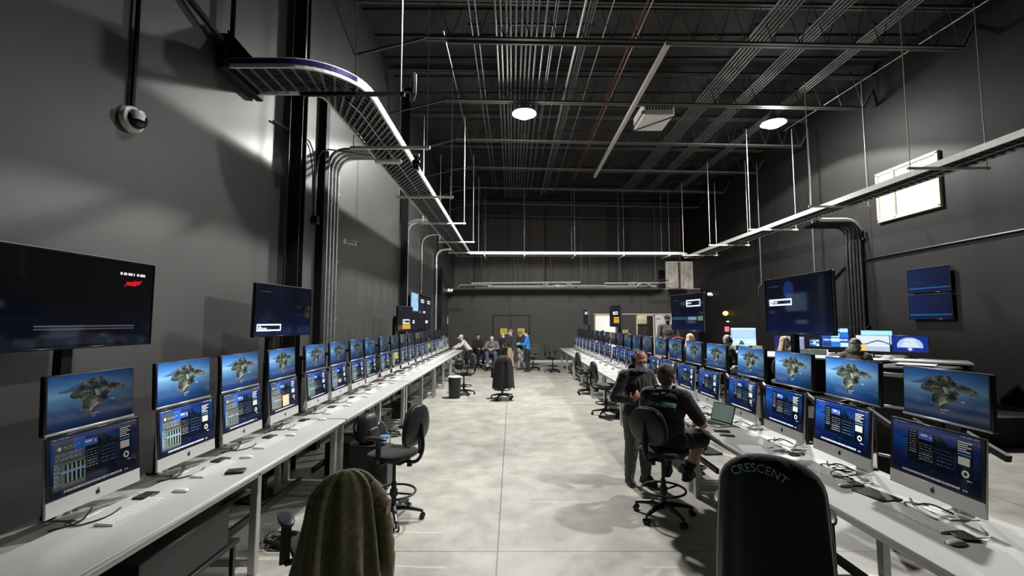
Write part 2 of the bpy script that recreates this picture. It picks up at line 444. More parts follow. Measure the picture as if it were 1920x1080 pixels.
def wall_mat(name, col, seam=None, seam_w=.012, bands=0., rough=.55):
    m = mat(name, col, rough, var=.10, scale=2.2, bump=.05)
    nt = m.node_tree; N = nt.nodes; L = nt.links; b = N['Principled BSDF']
    tc = N.new('ShaderNodeTexCoord'); sep = N.new('ShaderNodeSeparateXYZ'); L.new(tc.outputs['Object'], sep.inputs[0])
    base = b.inputs['Base Color'].links[0].from_socket; ax, step, off = seam
    a = N.new('ShaderNodeMath'); a.operation = 'ADD'; a.inputs[1].default_value = off; L.new(sep.outputs[ax], a.inputs[0])
    p = N.new('ShaderNodeMath'); p.operation = 'PINGPONG'; p.inputs[1].default_value = step/2; L.new(a.outputs[0], p.inputs[0])
    g = N.new('ShaderNodeMath'); g.operation = 'GREATER_THAN'; g.inputs[1].default_value = seam_w; L.new(p.outputs[0], g.inputs[0])
    q = N.new('ShaderNodeMath'); q.operation = 'MULTIPLY_ADD'; q.inputs[1].default_value = .5; q.inputs[2].default_value = .5; L.new(g.outputs[0], q.inputs[0])
    o = q.outputs[0]
    if bands:
        w = N.new('ShaderNodeTexNoise'); w.noise_dimensions = '1D'; w.inputs['Scale'].default_value = .9; w.inputs['Detail'].default_value = 3; L.new(sep.outputs[ax], w.inputs['W'])
        e = N.new('ShaderNodeMath'); e.operation = 'MULTIPLY_ADD'; e.inputs[1].default_value = bands; e.inputs[2].default_value = 1-bands/2; L.new(w.outputs['Fac'], e.inputs[0])
        t = N.new('ShaderNodeMath'); t.operation = 'MULTIPLY'; L.new(e.outputs[0], t.inputs[0]); L.new(o, t.inputs[1]); o = t.outputs[0]
    mx = N.new('ShaderNodeMix'); mx.data_type = 'RGBA'; mx.blend_type = 'MULTIPLY'; mx.inputs[0].default_value = 1.
    L.new(base, mx.inputs[6]); cb = N.new('ShaderNodeCombineColor'); [L.new(o, cb.inputs[i]) for i in range(3)]; L.new(cb.outputs[0], mx.inputs[7])
    L.new(mx.outputs[2], b.inputs['Base Color'])
    return m
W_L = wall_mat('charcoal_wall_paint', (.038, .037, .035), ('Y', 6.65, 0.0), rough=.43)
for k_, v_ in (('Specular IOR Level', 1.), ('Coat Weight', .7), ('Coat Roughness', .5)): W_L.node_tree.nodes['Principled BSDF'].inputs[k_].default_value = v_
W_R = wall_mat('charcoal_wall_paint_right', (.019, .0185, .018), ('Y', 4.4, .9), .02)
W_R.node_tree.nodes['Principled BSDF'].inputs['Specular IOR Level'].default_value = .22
W_P = wall_mat('partition_paint', (.058, .056, .051), ('X', 7.0, .15), .025, .25)
W_U = wall_mat('back_wall_panels', (.060, .057, .050), ('X', 1.22, .2), .03, 1.1)
struct('floor', MB().box(((XL+XR)/2, 12, -.1), (XR-XL+.4, 32, .2)), floor_mat())
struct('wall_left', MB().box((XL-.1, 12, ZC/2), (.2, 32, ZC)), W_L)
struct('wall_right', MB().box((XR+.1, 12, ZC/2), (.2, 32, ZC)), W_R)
struct('wall_back', MB().box(((XL+XR)/2, YB+.1, ZC/2), (XR-XL+.4, .2, ZC)), W_U)
struct('ceiling', MB().box(((XL+XR)/2, 12, ZC+.1), (XR-XL+.4, 32, .2)), M['deck'])
# ribs of the roof deck
deck = MB()
for k in range(30): deck.box(((XL+XR)/2, -1.5+.93*k, ZC-.02), (XR-XL, .10, .05))
struct('roof_deck_surface', deck, M['deck'])
# partition across the far end, with two openings to lit rooms
O1 = (4.38, 5.52); O2 = (6.60, 8.62); OT = 2.50; PT = 3.84
pw = MB()
for x0, x1, z0, z1 in ((XL, O1[0], 0, PT), (O1[1], O2[0], 0, PT), (O2[1], XR, 0, PT), (O1[0], O1[1], OT, PT), (O2[0], O2[1], OT, PT)):
    pw.box(((x0+x1)/2, YP+.06, (z0+z1)/2), (x1-x0, .12, z1-z0))
struct('wall_partition', pw, W_P)
struct('trim_1', MB().box(((XL+XR)/2, YP+.05, PT+.03), (XR-XL, .20, .05), .005), M['alu_white'])
struct('ceiling_rooms', MB().box(((XL+XR)/2, (YP+YB)/2+.1, PT-.1), (XR-XL, YB-YP-.2, .1)), M['steel_dark'])
struct('trim_2', MB().box(((O1[0]+O2[1])/2, YP-.015, OT+.03), (O2[1]-O1[0]+.1, .03, .05), .004), M['cream'])
bb = MB()
for x0, x1 in ((XL, -1.04), (.96, O1[0]), (O1[1], O2[0]), (O2[1], XR)): bb.box(((x0+x1)/2, YP-.012, .05), (x1-x0, .024, .10), .004)
struct('baseboard_back', bb, M['alu_white'])
# room behind the first opening, and behind the second
struct('wall_room', MB().box((4.95, YP+1.7, 1.25), (1.9, .1, 2.5)), M['lit_white'])  # glowing wall stands in for the lit room's own lamps
roomlight = bpy.data.lights.new('room_lamp', 'AREA'); roomlight.energy = 40; roomlight.size = .6; roomlight.color = (1, .93, .78)
o = bpy.data.objects.new('room_lamp', roomlight); COL.objects.link(o); o.location = (7.1, YP+.75, 3.6)
struct('wall_room_side', MB().box((7.05, YP+1.3, 1.25), (1.0, .1, 2.5)).box((6.62, YP+.7, 1.25), (.06, 1.1, 2.5)), M['cream'])
struct('doorway_dark', MB().box((7.33, YP+1.22, 1.0), (.62, .06, 2.0)), M['wood_dark'])
for x0, x1, nm in ((O1[0], O1[1], 'trim_3'), (O2[0], 7.56, 'trim_4')):
    struct(nm, MB().box((x0+.03, YP-.02, OT/2), (.06, .05, OT), .005).box((x1-.03, YP-.02, OT/2), (.06, .05, OT), .005).box(((x0+x1)/2, YP-.02, OT-.03), (x1-x0, .05, .06), .005), M['cream'])
wb = thing('whiteboard', 'tall white panel leaning at the second doorway behind the man in grey', 'panel', (8.08, YP-.06, 0))
MB().box((0, 0, 1.26), (.98, .05, 2.46), .01).build('board', M['white_paint'], wb)
t = MB().box((-.33, -.03, 2.28), (.22, .012, .035)); t.build('strip', M['steel_dark'], wb)
MB().box((-.02, -.031, 2.42), (.2, .012, .02)).box((.28, -.031, 2.43), (.2, .012, .02)).build('clip', M['grey_fabric'], wb)
# double door
d1 = struct('door_1', MB().box((-.52, YP-.03, 1.22), (.90, .05, 2.42), .008), W_P)
struct('door_2', MB().box((.44, YP-.03, 1.22), (.90, .05, 2.42), .008), W_P)
struct('trim_5', MB().box((-1.01, YP-.02, 1.24), (.06, .06, 2.48), .01).box((.93, YP-.02, 1.24), (.06, .06, 2.48), .01).box((-.04, YP-.02, 2.47), (2.0, .06, .06), .01), M['steel_dark'])
for x, nm, lb in ((-.44, 1, 'yellow notice on the left leaf of the far black double door'), (.48, 2, 'yellow notice on the right leaf of the far black double door')):
    s = thing('notice', lb, 'sign', (x, YP-.065, 1.62), 0, 'yellow notices on the double door')
    MB().box((0, 0, 0), (.36, .008, .31), .002).build('sheet', M['yellow'], s)
    w = MB()
    for k in range(5): w.box((-.02*(k % 2), -.005, .10-.045*k), (.26-.05*(k % 3), .002, .012))
    w.build('writing', M['steel_dark'], s)
s = thing('notice', 'yellow notice on the black wall between the two lit doorways', 'sign', (6.02, YP-.012, 1.62), 0)
MB().box((0, 0, 0), (.30, .008, .16), .002).build('sheet', M['yellow'], s)
MB().box((0, -.005, .03), (.22, .002, .02)).box((-.03, -.005, -.02), (.16, .002, .015)).build('writing', M['steel_dark'], s)
# strip of black and white posters in the second room
ps = thing('poster_column', 'black and white striped banner inside the second lit doorway', 'banner', (6.92, YP+1.2, .1))
MB().box((0, 0, .95), (.26, .03, 1.9), .004).build('cloth', M['black_fabric'], ps)
q = MB()
for k in range(7): q.ell((.03*(-1)**k, -.016, .3+.23*k), (.07, .008, .10), RY(.5*(-1)**k), 12, 6)
q.build('print', M['paper'], ps)
# steel columns on the left wall
for k, y in enumerate((6.62, 13.35, 20.05)):
    c = MB(); x = XL+.14
    c.box((x, y-.075, ZC/2), (.18, .016, ZC)).box((x, y+.075, ZC/2), (.18, .016, ZC)).box((x, y, ZC/2), (.012, .15, ZC))
    struct('steel_column', c, M['black_metal'])
struct('trim_6', MB().box((XL+.06, 7.72, 3.1), (.12, .16, 6.2), .01), M['black_metal'])
# two rows of faint lighter ovals and a ring on the left wall
gl = thing('wall_marks', 'faint pale marks in two rows on the left wall between the columns', 'painted marks', (XL, 0, 0))
for row, marks in enumerate((((9.25, 3.0, .22, .24), (9.98, 2.87, .20, .40), (10.58, 3.0, .18, .26), (11.2, 2.83, .22, .38), (11.9, 2.94, .18, .32), (12.45, 2.97, .16, .18)),
                             ((9.9, 1.95, .17, .22), (11.25, 1.92, .18, .22), (11.9, 1.92, .18, .24), (12.5, 1.9, .18, .22)))):
    for y, z, hw, hh in marks: MB().ell((.0, y, z), (.002, hw, hh), None, 20, 12, e1=.7, e2=.7).build('mark', M['faint_mark'], gl)
MB().tube([(.0, 9.32+.24*math.cos(2*math.pi*k/28), 1.95+.24*math.sin(2*math.pi*k/28)) for k in range(28)], .05, 6, True).build('mark', M['faint_mark'], gl)
for o in [c for c in gl.children][-1:]:
    for v in o.data.vertices: v.co.x *= .04
# window high on the right wall
wn = struct('window_1', MB().box((XR-.01, 11.1, 5.5), (.03, 1.75, 1.25)), M['window_pane'])
fr = MB()
for z in (4.86, 6.14): fr.box((XR-.03, 11.1, z), (.07, 1.8, .07), .006)
for y in (11.97, 11.45, 10.23): fr.box((XR-.03, y, 5.5), (.07, .06, 1.3), .006)
fr.build('window_frame', M['cream'], wn)
struct('trim_7', MB().tube([(XR-.03, y, z) for y, z in ((3., 4.0), (8, 3.95), (10.3, 3.93), (12.4, 3.9), (13.4, 3.75), (13.9, 3.4))], .028, 8), M['black_metal'])

# roof joists: chords, web, sloped seat at each end
for i in range(9):
    y = 3.8+2.72*i; n = 20; x0, x1 = -1.9, 9.75
    zz = lambda x: 8.28-.02*(x-x0)
    j = MB()
    for dy in (-.05, .05):
        j.bar((x0, y+dy, zz(x0)), (x1, y+dy, zz(x1)), .07, .045)
        j.bar((XL, y+dy, ZC-.08), (XR, y+dy, ZC-.30), .06, .06)
    j.bar((x0, y, zz(x0)), (XL, y, 7.9), .05, .04); j.bar((x1, y, zz(x1)), (XR, y, 8.6), .05, .04)
    o = struct('roof_beam', j, M['joist'])
    wbm = MB()
    for k in range(n):
        a = x0+(x1-x0)*k/n; b = x0+(x1-x0)*(k+.5)/n; c = x0+(x1-x0)*(k+1)/n
        wbm.tube([(a, y, zz(a)), (b, y, ZC-.12), (c, y, zz(c))], .014, 5)
    wbm.build('web', M['joist_web'], o)
st = tag(MB().bar((3.30, 9.0, 8.02), (3.34, 17.6, 7.98), .10, .10).build('strut_channel', M['beam_light']), 'long pale steel strut running lengthwise under the roof joists beside the white heater', 'strut')
tag(MB().bar((-1.4, 9.25, 8.20), (3.3, 9.25, 8.12), .05, .05).build('sprinkler_pipe', M['joist']), 'dull pipe crossing under the nearest lit roof joist', 'pipe')
tag(MB().bar((4.2, 12.2, 8.22), (-.2, 12.05, 8.33), .05, .04).build('sprinkler_pipe', M['galv']), 'grey pipe crossing the ceiling beside the left hall lamp', 'pipe')
# conduits under the deck, all running lengthwise
def bundle(lab, xs, r, z=8.62, y0=3., y1=22., m='galv_dull', red=False):
    t = thing('conduit_bundle', lab, 'conduits', (0, 0, 0))
    for x in xs: MB().tube([(x, y0, z), (x, y1, z)], r, 8).build('conduit', M[m], t)
    for k in range(int((y1-y0)/2.72)): MB().bar((min(xs)-.08, y0+.9+2.72*k, z+r+.02), (max(xs)+.08, y0+.9+2.72*k, z+r+.02), .04, .04).build('strap', M['steel_dark'], t)
    return t
bundle('pair of grey ceiling conduits left of the central bundle', (-.89, -.76), .017)
bundle('wide central bundle of ceiling conduits above the left hall lamp', (-.35, -.24, -.12, -.03, .09, .22, .33, .44, .56, .73), .027, y1=23.)
bundle('thin ceiling conduits just right of the central bundle', (.90, .95, 1.18), .014)
bundle('group of four ceiling conduits with one thick pipe, right of the lamp', (1.49, 1.60, 1.66, 1.72), .02)
tag(MB().tube([(1.47, 3, 8.5), (1.47, 22, 8.5)], .035, 8).build('pipe', M['galv']), 'thick jointed grey pipe beside the group of four ceiling conduits', 'pipe')
tag(MB().tube([(2.06, 3, 8.6), (2.06, 22, 8.6)], .014, 8).build('pipe', M['galv']), 'single thin ceiling conduit left of the red pipe', 'pipe')
tag(MB().tube([(2.74, 3, 8.6), (2.74, 20, 8.6)], .024, 8).build('sprinkler_pipe', M['red_pipe']), 'dark red sprinkler pipe running lengthwise under the roof', 'pipe')
tag(MB().tube([(2.84, 3, 8.6), (2.84, 20, 8.6)], .016, 8).build('pipe', M['galv']), 'pale thin conduit right beside the dark red sprinkler pipe', 'pipe')
bundle('flat bundle of six ceiling conduits right of the white heater', [5.42+.095*k for k in range(6)], .024)
bundle('flat bundle of five ceiling conduits between heater and right lamp', [6.58+.09*k for k in range(5)], .024)
bundle('flat bundle of four ceiling conduits passing the right hall lamp', [8.02+.09*k for k in range(4)], .026)
tag(MB().tube([(9.25, 6, 8.3), (8.8, 14, 8.3)], .012, 6).build('cable', M['galv']), 'thin loose cable near the right roof edge', 'cable')
tag(MB().tube([(-1.5, 9.3, 8.5), (-1.5, 22, 8.2)], .012, 6).build('cable', M['galv']), 'thin cable running lengthwise at the left roof edge', 'cable')
# unit heater
h = thing('unit_heater', 'white box heater hanging under the roof between the two hall lamps', 'heater', (4.12, 12.6, 7.9))
MB().box((0, 0, .21), (.86, 1.05, .40), .02).build('casing', M['white_paint'], h)
f = MB()
for k in range(9): f.box((-.34+.085*k, -.53, .26), (.03, .02, .2))
f.build('fin', M['steel_dark'], h)
MB().box((0, 0, -.008), (.04, 1.32, .014), 0, RZ(.75)).build('strap', M['black_metal'], h)
MB().ell((-.44, -.5, .1), .05).build('valve', M['red'], h)
hr = MB()
for sx in (-1, 1):
    for sy in (-1, 1): hr.tube([(sx*.38, sy*.45, .40), (sx*.38, sy*.45, 1.3)], .008, 6)
hr.build('rod', M['rod_dark'], h)
# hall lamps: reflector, bulb
def lamp(lab, x, y, z):
    t = thing('high_bay_lamp', lab, 'lamp', (x, y, z), 0, 'high bay lamps of the hall')
    MB().lathe([(.05, .42), (.09, .40), (.10, .22), (.20, .10), (.34, .0), (.35, -.01), (.32, 0), (.20, .09)], n=24).build('reflector', M['galv'], t)
    MB().ell((0, 0, -.005), (.25, .25, .13), None, 24, 12).build('bulb', M['lamp_glow'], t)  # bulb made larger to take in the lamp's glare
    MB().tube([(0, 0, .42), (0, 0, ZC-z)], .012, 6).build('hanger', M['rod_dark'], t)
    return t
lamp('glaring round hall lamp on the left, above the central aisle', .35, 12.28, 8.05)
lamp('glaring round hall lamp on the right, above the control desks', 7.74, 12.79, 8.0)

# ---------------------------------------------------------------- cable trays
TZ = 5.10
def ladder(t, outer, inner, cut):
    # two rails following point lists, rungs between, half filled with cable
    for pts, nm in ((outer, 'side_rail'), (inner, 'side_rail')):
        m = MB(); P = [Vector(p) for p in pts]
        for a, b in zip(P[:-1], P[1:]): m.bar(a+Vector((0, 0, .06)), b+Vector((0, 0, .06)), .03, .12)
        m.build(nm, M['galv_bright'], t)
    m = MB(); co = lambda P, s: point_at(P, s)
    lo = sum((Vector(b)-Vector(a)).length for a, b in zip(outer[:-1], outer[1:])); n = int(lo/.16)
    for k in range(n+1): m.bar(co(outer, k/n)+Vector((0, 0, .012)), co(inner, k/n)+Vector((0, 0, .012)), .03, .02)
    m.build('rungs', M['galv_dull'], t)['kind'] = 'stuff'
    m = MB()
    for w in (.10, .20, .30, .40, .50, .60, .70, .80, .90):
        m.tube([co(outer, k/40)*(1-w)+co(inner, k/40)*w+Vector((0, 0, .052+.006*math.sin(k*1.7+w*20))) for k in range(41)], .036, 6)
    m.build('cables', M['cable_black'], t)['kind'] = 'stuff'
    m = MB().tube([co(outer, k/60)*.56+co(inner, k/60)*.44+Vector((0, 0, -.012)) for k in range(6, 61)], .011, 6)
    m.build('bonding_wire', M['galv'], t)
def point_at(P, s):
    P = [Vector(p) for p in P]; L = [(b-a).length for a, b in zip(P[:-1], P[1:])]; d = s*sum(L)
    for a, b, l in zip(P[:-1], P[1:], L):
        if d <= l: return a.lerp(b, d/l if l else 0)
        d -= l
    return P[-1]
def arc(cx, cy, r, a0, a1, n=12): return [(cx+r*math.cos(a0+(a1-a0)*k/n), cy+r*math.sin(a0+(a1-a0)*k/n), TZ) for k in range(n+1)]
tl = thing('cable_tray', 'left cable tray bending to the wall high over the left bench row', 'cable tray', (0, 0, 0))
ladder(tl, [(-3.38, 4.98, TZ)]+arc(-2.62, 5.74, .76, -math.pi/2, 0)+[(-1.86, 7, TZ), (-1.86, 10, TZ), (-1.86, 14, TZ), (-1.86, 19.4, TZ)],
       [(-3.38, 5.60, TZ), (-2.66, 5.60, TZ)]+arc(-2.66, 5.78, .18, -math.pi/2, 0, 6)+[(-2.48, 7, TZ), (-2.48, 10, TZ), (-2.48, 14, TZ), (-2.48, 20.1, TZ)], None)
MB().box((-3.33, 5.29, TZ+.16), (.10, .80, .42), .01).build('wall_bracket', M['black_metal'], tl)
MB().tube([(-3.30, 5.02, TZ+.1), (-3.30, 5.02, 8.3)], .028, 8).build('hanger_pipe', M['black_metal'], tl)
MB().bar((XL+.02, 3.9, 5.62), (-3.30, 5.0, TZ+.22), .05, .05).build('brace', M['black_metal'], tl)
MB().prism([(0, 0), (.30, .0), (0, .34)], 0, .012, c=(-3.30, 4.93, TZ+.10)).build('gusset', M['black_metal'], tl)
m = MB(); P = [Vector(p) for p in arc(-2.62, 5.74, .775, -math.pi/2, -.5)]
for a, b in zip(P[:-1], P[1:]): m.bar(a+Vector((0, 0, .075)), b+Vector((0, 0, .075)), .006, .06)
m.bar((-3.38, 4.965, TZ+.075), P[0]+Vector((0, 0, .075)), .006, .06); m.build('blue_tape', M['rail_blue'], tl)
tb = thing('cable_tray', 'cross tray spanning the far end in front of the back wall', 'cable tray', (0, 0, 0))
ladder(tb, [(-1.86, 19.45, TZ), (0, 19.5, TZ), (4, 19.55, TZ), (7.3, 19.6, TZ)]+arc(7.3, 20.3, .7, -math.pi/2, 0, 8), [(-2.45, 20.15, TZ), (0, 20.15, TZ), (4, 20.2, TZ), (7.0, 20.2, TZ)]+arc(7.0, 20.5, .3, -math.pi/2, 0, 8), None)
tr = thing('cable_tray', 'right cable tray running lengthwise past the high window', 'cable tray', (0, 0, 0))
ladder(tr, [(8.16, 3.5, TZ), (8.16, 8, TZ), (8.16, 12, TZ), (8.16, 16, TZ), (8.16, 20.9, TZ)], [(8.74, 3.5, TZ), (8.74, 8, TZ), (8.74, 12, TZ), (8.74, 16, TZ), (8.74, 20.9, TZ)], None)
def trapeze(lab, x0, y0, x1, y1, z=5.03, bright='galv_bright', top=8.3, rr=.010, rm='rod'):
    t = thing('trapeze_hanger', lab, 'hanger', (0, 0, 0))
    MB().bar((x0, y0, z), (x1, y1, z), .045, .045).build('channel', M[bright], t)
    d = Vector((x1-x0, y1-y0, 0)).normalized()*.05
    for x, y in ((x0+d.x, y0+d.y), (x1-d.x, y1-d.y)):
        MB().tube([(x, y, z-.05), (x, y, top)], rr, 6).build('rod', M[rm], t)
    return t
for k, y in enumerate((5.45, 7.2, 10.15, 12.95, 16.05, 18.6)):
    trapeze(f'{ORD[k]} trapeze hanger from the camera under the left cable tray', -2.68, y, -1.36, y, bright='black_metal' if k == 0 else 'galv_bright')
for k, y in enumerate((5.4, 8.2, 11.0, 13.85, 16.7, 19.3)):
    trapeze(f'{ORD[k]} trapeze hanger from the camera under the right cable tray', 7.45, y, 9.0, y)
for k, x in enumerate((-1.2, .55, 2.75, 4.9, 6.9)):
    trapeze(f'{ORD[k]} trapeze hanger from the left under the cross tray', x, 19.3, x, 20.4, top=8.1, rr=.006, rm='galv_dull')
# long drop rods in front of the back wall
for k, (x, y, z0, z1, mm) in enumerate(((-1.55, 22.5, 4.3, 8.2, 'rod_dark'), (.1, 24.5, 4.1, 8.2, 'rod_dark'), (.35, 24.6, 4.1, 8.2, 'rod_dark'), (1.75, 24.2, 3.9, 8.2, 'red_pipe'), (2.1, 24, 4.2, 8.2, 'rod_dark'),
        (3.6, 23, 4.5, 8.2, 'rod_dark'), (4.25, 24, 4.2, 8.2, 'rod_dark'), (5.7, 23.5, 4.3, 8.1, 'rod_dark'), (7.6, 23.5, 4.3, 8.1, 'rod_dark'), (9.2, 24.2, 3.9, 8.0, 'red_pipe'))):
    tag(MB().tube([(x, y, z0), (x, y, z1)], .014 if mm == 'rod_dark' else .02, 6).build('drop_rod', M[mm]), ('dark red vertical pipe, ' if mm == 'red_pipe' else 'thin dark vertical rod, ')+f'{ORD[k]} from the left before the upper back wall', 'rod', 'drop rods before the back wall')
# far dark strips on the back wall
for k, (x, w) in enumerate(((5.95, .5), (6.75, .45), (2.0, .15), (-2.0, .5))):
    struct('trim_%d' % (8+k), MB().box((x, YB-.04, ZC/2+1.5), (w, .06, ZC-3.2)), M['steel_dark'])
# conduits down the left wall
cb = thing('conduit_drop', 'four silver conduits turning from the left tray down the wall', 'conduits', (0, 0, 0))
for k in range(4):
    y = 7.88+.15*k; x = XL+.07
    MB().tube(fil([(-2.42, y, TZ+.17), (x, y, TZ+.17), (x, y, .3)], .36, 10), .032, 10).build('conduit', M['galv'], cb)
m = MB(); [m.box((XL+.03, 8.16, z), (.05, .78, .045)) for z in (4.6, 4.2, 2.2, 3.3)]; m.build('clamp', M['galv_dull'], cb)
for lab, y, r, x2, z in (('wide silver duct turning from the left tray down beside the second column', 13.75, .075, -2.4, 5.28), ('thin silver conduit dropping from the left tray to the video wall', 16.4, .022, -2.4, 5.36), ('silver conduit dropping from the left tray near the back corner', 19.4, .055, -2.4, 5.30)):
    t = thing('conduit_drop', lab, 'conduit', (0, 0, 0)); x = XL+.03+r
    MB().tube(fil([(x2, y, z), (x, y, z), (x, y, .3 if r > .03 else 3.2)], .45, 10), r, 12).build('conduit', M['galv'], t)
    MB().box((x-.01, y, 3.4), (.05, r*2+.08, .05)).box((x-.01, y, 4.4), (.05, r*2+.08, .05)).build('clamp', M['galv_dull'], t)
yc = thing('conduit_drop', 'thin forked conduit ending in a black box on the left wall', 'conduit', (0, 0, 0)); x = XL+.03
MB().tube(fil([(x, 6.1, 4.98), (x, 7.28, 5.17), (x, 7.47, 4.8), (x, 7.50, 3.95)], .22), .014, 8).tube(fil([(-2.45, 7.95, 5.16), (x, 7.62, 5.19), (x, 7.52, 4.8), (x, 7.50, 3.95)], .3), .014, 8).build('conduit', M['galv_dull'], yc)
MB().box((x+.02, 7.50, 3.88), (.09, .12, .14), .01).build('junction_box', M['black_plastic'], yc)
# right wall drop
rb = thing('conduit_drop', 'bundle of dark conduits turning from the right tray down the wall', 'conduits', (0, 0, 0))
for k in range(5):
    y = 12.62+.13*k; x = XR-.08
    MB().tube(fil([(8.75, y, 5.0-.012*k), (x, y, 5.0-.012*k), (x, y, .4)], .35, 10), .04, 10).build('conduit', M['steel_dark'], rb)
MB().tube(fil([(8.72, 12.5, 5.06), (9.7, 12.5, 5.06), (XR-.08, 12.5, 4.75)], .3, 10), .03, 8).build('conduit', M['galv_bright'], rb)
MB().box((XR-.05, 12.9, 4.5), (.06, .8, .05)).box((XR-.05, 12.9, 2.0), (.06, .8, .05)).build('clamp', M['steel_dark'], rb)
for k, (y, z) in enumerate(((13.9, 3.45), (16.9, 3.35))):
    tag(MB().tube(fil([(9.5, y, 8.3), (9.5, y, z+.2), (9.38, y, z+.12), (9.38, y, z-.25)], .05), .02, 8).build('drop_pipe', M['rod_dark']), ('nearer' if k == 0 else 'farther')+' vertical pipe with a kinked end above the right televisions', 'pipe')
# pipe work lying on the partition
PY = YP+.28
def run(lab, pts, r, m='alu_white', rad=.25):
    return tag(MB().tube(fil([(x, PY+dy, z) for x, dy, z in pts], rad), r, 8).build('pipe', M[m]), lab, 'pipe', 'pipes on top of the partition')
run('topmost long white pipe on the left half of the partition', [(-2.2, 0, 4.20), (3.7, 0, 4.26)], .05)
run('middle white pipe on the left half of the partition', [(-1.3, -.05, 4.03), (2.9, -.05, 4.04)], .045)
run('lowest thick white pipe on the left half of the partition', [(-2.0, -.1, 3.93), (3.4, -.1, 3.94)], .065)
run('hooped thin conduit at the left end of the partition top', [(-2.95, -.12, 3.88), (-2.85, -.12, 4.10), (-1.1, -.12, 4.10), (-.85, -.12, 3.90)], .025)
run('topmost white pipe on the right half of the partition', [(5.0, 0, 4.20), (7.95, 0, 4.22)], .05)
run('middle white pipe on the right half of the partition', [(2.2, -.04, 4.07), (4.9, -.04, 4.07), (5.2, -.04, 4.04), (7.3, -.04, 4.04)], .042)
run('lowest thick white pipe on the right half of the partition', [(3.5, -.1, 3.95), (6.6, -.1, 3.93), (6.95, -.1, 4.2)], .06, rad=.1)
run('slanting white pipe at the right end of the partition pipes', [(7.25, .04, 4.25), (7.72, .04, 3.92)], .06)
run('upright hooked pipe left of the pale panels', [(7.9, 0, 4.2), (8.2, 0, 4.25), (8.35, 0, 4.2), (8.35, 0, 3.9)], .028)
run('red hose above the hooked pipe on the partition', [(7.7, .08, 4.28), (8.1, .08, 4.42), (8.5, .08, 4.36)], .03, 'red_pipe')
for lab, x in (('left cluster of short risers on the partition top', 1.7), ('right cluster of short risers on the partition top', 2.95)):
    t = thing('pipe_risers', lab, 'pipes', (x, PY-.16, 3.88))
    for k in range(4): MB().tube([(.075*k, 0, 0), (.075*k, 0, .40)], .02, 8).build('riser', M['alu_white'], t)
t = tag(MB().box((2.45, PY-.17, 4.0), (.26, .12, .22), .01).build('junction_box', M['alu_white']), 'white junction box between the riser clusters on the partition', 'box')
tag(MB().box((7.6, PY-.17, 3.98), (.3, .12, .2), .01).build('junction_box', M['alu_white']), 'white junction box at the right end of the partition pipes', 'box')
t = thing('pipe_offsets', 'three slanted white offsets on the right half of the partition', 'pipes', (6.2, PY-.16, 3.9))
for k in range(3): MB().tube([(.12*k, 0, 0), (.2+.12*k, 0, .36)], .026, 8).build('offset', M['alu_white'], t)
cr = thing('storage_crate', 'pale unpainted double panel standing on top of the partition', 'panel', (9.30, YP+.9, PT+.055))
for sx in (-1, 1):
    MB().box((sx*.37, 0, .80), (.68, .05, 1.56), .01).build('panel', M['crate'], cr)
MB().box((0, 0, 1.55), (1.5, .08, .06), .01).box((0, 0, .02), (1.5, .08, .04), .01).box((-.73, 0, .8), (.05, .08, 1.56)).box((.73, 0, .8), (.05, .08, 1.56)).build('frame', M['white_paint'], cr)

# ---------------------------------------------------------------- cameras, emergency lights and small fittings
def bullet(lab, p, rz, s=1.):
    t = thing('security_camera', lab, 'camera', p, rz)
    MB().lathe([(.045*s, 0), (.05*s, .01*s), (.045*s, .03*s)], rot=RX(-math.pi/2)).build('mount', M['white_plastic'], t)
    MB().tube([(0, .02*s, 0), (0, .09*s, -.03*s)], .015*s).build('arm', M['white_plastic'], t)
    MB().cap((0, .09*s, -.02*s), (.03*s, .26*s, -.05*s), .042*s, .04*s).build('housing', M['white_plastic'], t)
    MB().ell((.035*s, .29*s, -.056*s), (.03*s, .012*s, .03*s)).build('lens', M['black_gloss'], t)
bullet('small white bullet camera beside the four conduits on the left wall', (XL+.11, 8.62, 3.72), R(-90))
dc = thing('dome_camera', 'round white camera on the left wall near the picture edge', 'camera', (XL, 3.82, 3.94), R(-90))
MB().lathe([(.10, 0), (.115, .02), (.11, .06), (.09, .07)], rot=RX(-math.pi/2), n=28).build('housing', M['white_plastic'], dc)
MB().ell((0, .07, -.0), (.085, .085, .085), None, 20, 14).build('dome', M['black_gloss'], dc)
MB().lathe([(.055, 0), (.06, .05), (.05, .08)], (.02, .10, -.02), 20).build('visor', M['white_plastic'], dc)
MB().tube([(0, .03, .10), (0, .03, 5.2)], .02, 8).build('conduit', M['black_metal'], dc)
pt = thing('tray_camera', 'black ball camera under the left tray hanger', 'camera', (-1.62, 7.35, 4.98))
MB().lathe([(.05, 0), (.055, -.05), (.03, -.07), (.03, -.10)], n=18).build('mount', M['black_plastic'], pt)
MB().ell((0, 0, -.15), .07).build('ball', M['black_gloss'], pt)
MB().box((0, 0, -.245), (.10, .10, .05), .01).build('base', M['black_plastic'], pt)
fl = thing('tray_light', 'white tube light hanging under the left tray', 'lamp', (-2.12, 7.55, 4.93))
MB().cap((-.22, 0, 0), (.16, .02, 0), .045).build('tube', M['white_plastic'], fl)
MB().box((-.03, 0, .06), (.05, .05, .10), .005).build('bracket', M['steel_dark'], fl)
fd = thing('floodlight', 'square floodlight at the end of the first tray hanger', 'lamp', (-1.26, 5.45, 5.06), R(20))
MB().box((0, 0, .06), (.05, .24, .30), .015).build('housing', M['black_metal'], fd)
MB().box((.03, 0, .06), (.012, .20, .26), .004).build('glass', M['white_plastic'], fd)
MB().bar((-.12, 0, .0), (0, 0, .02), .05, .05).build('bracket', M['black_metal'], fd)
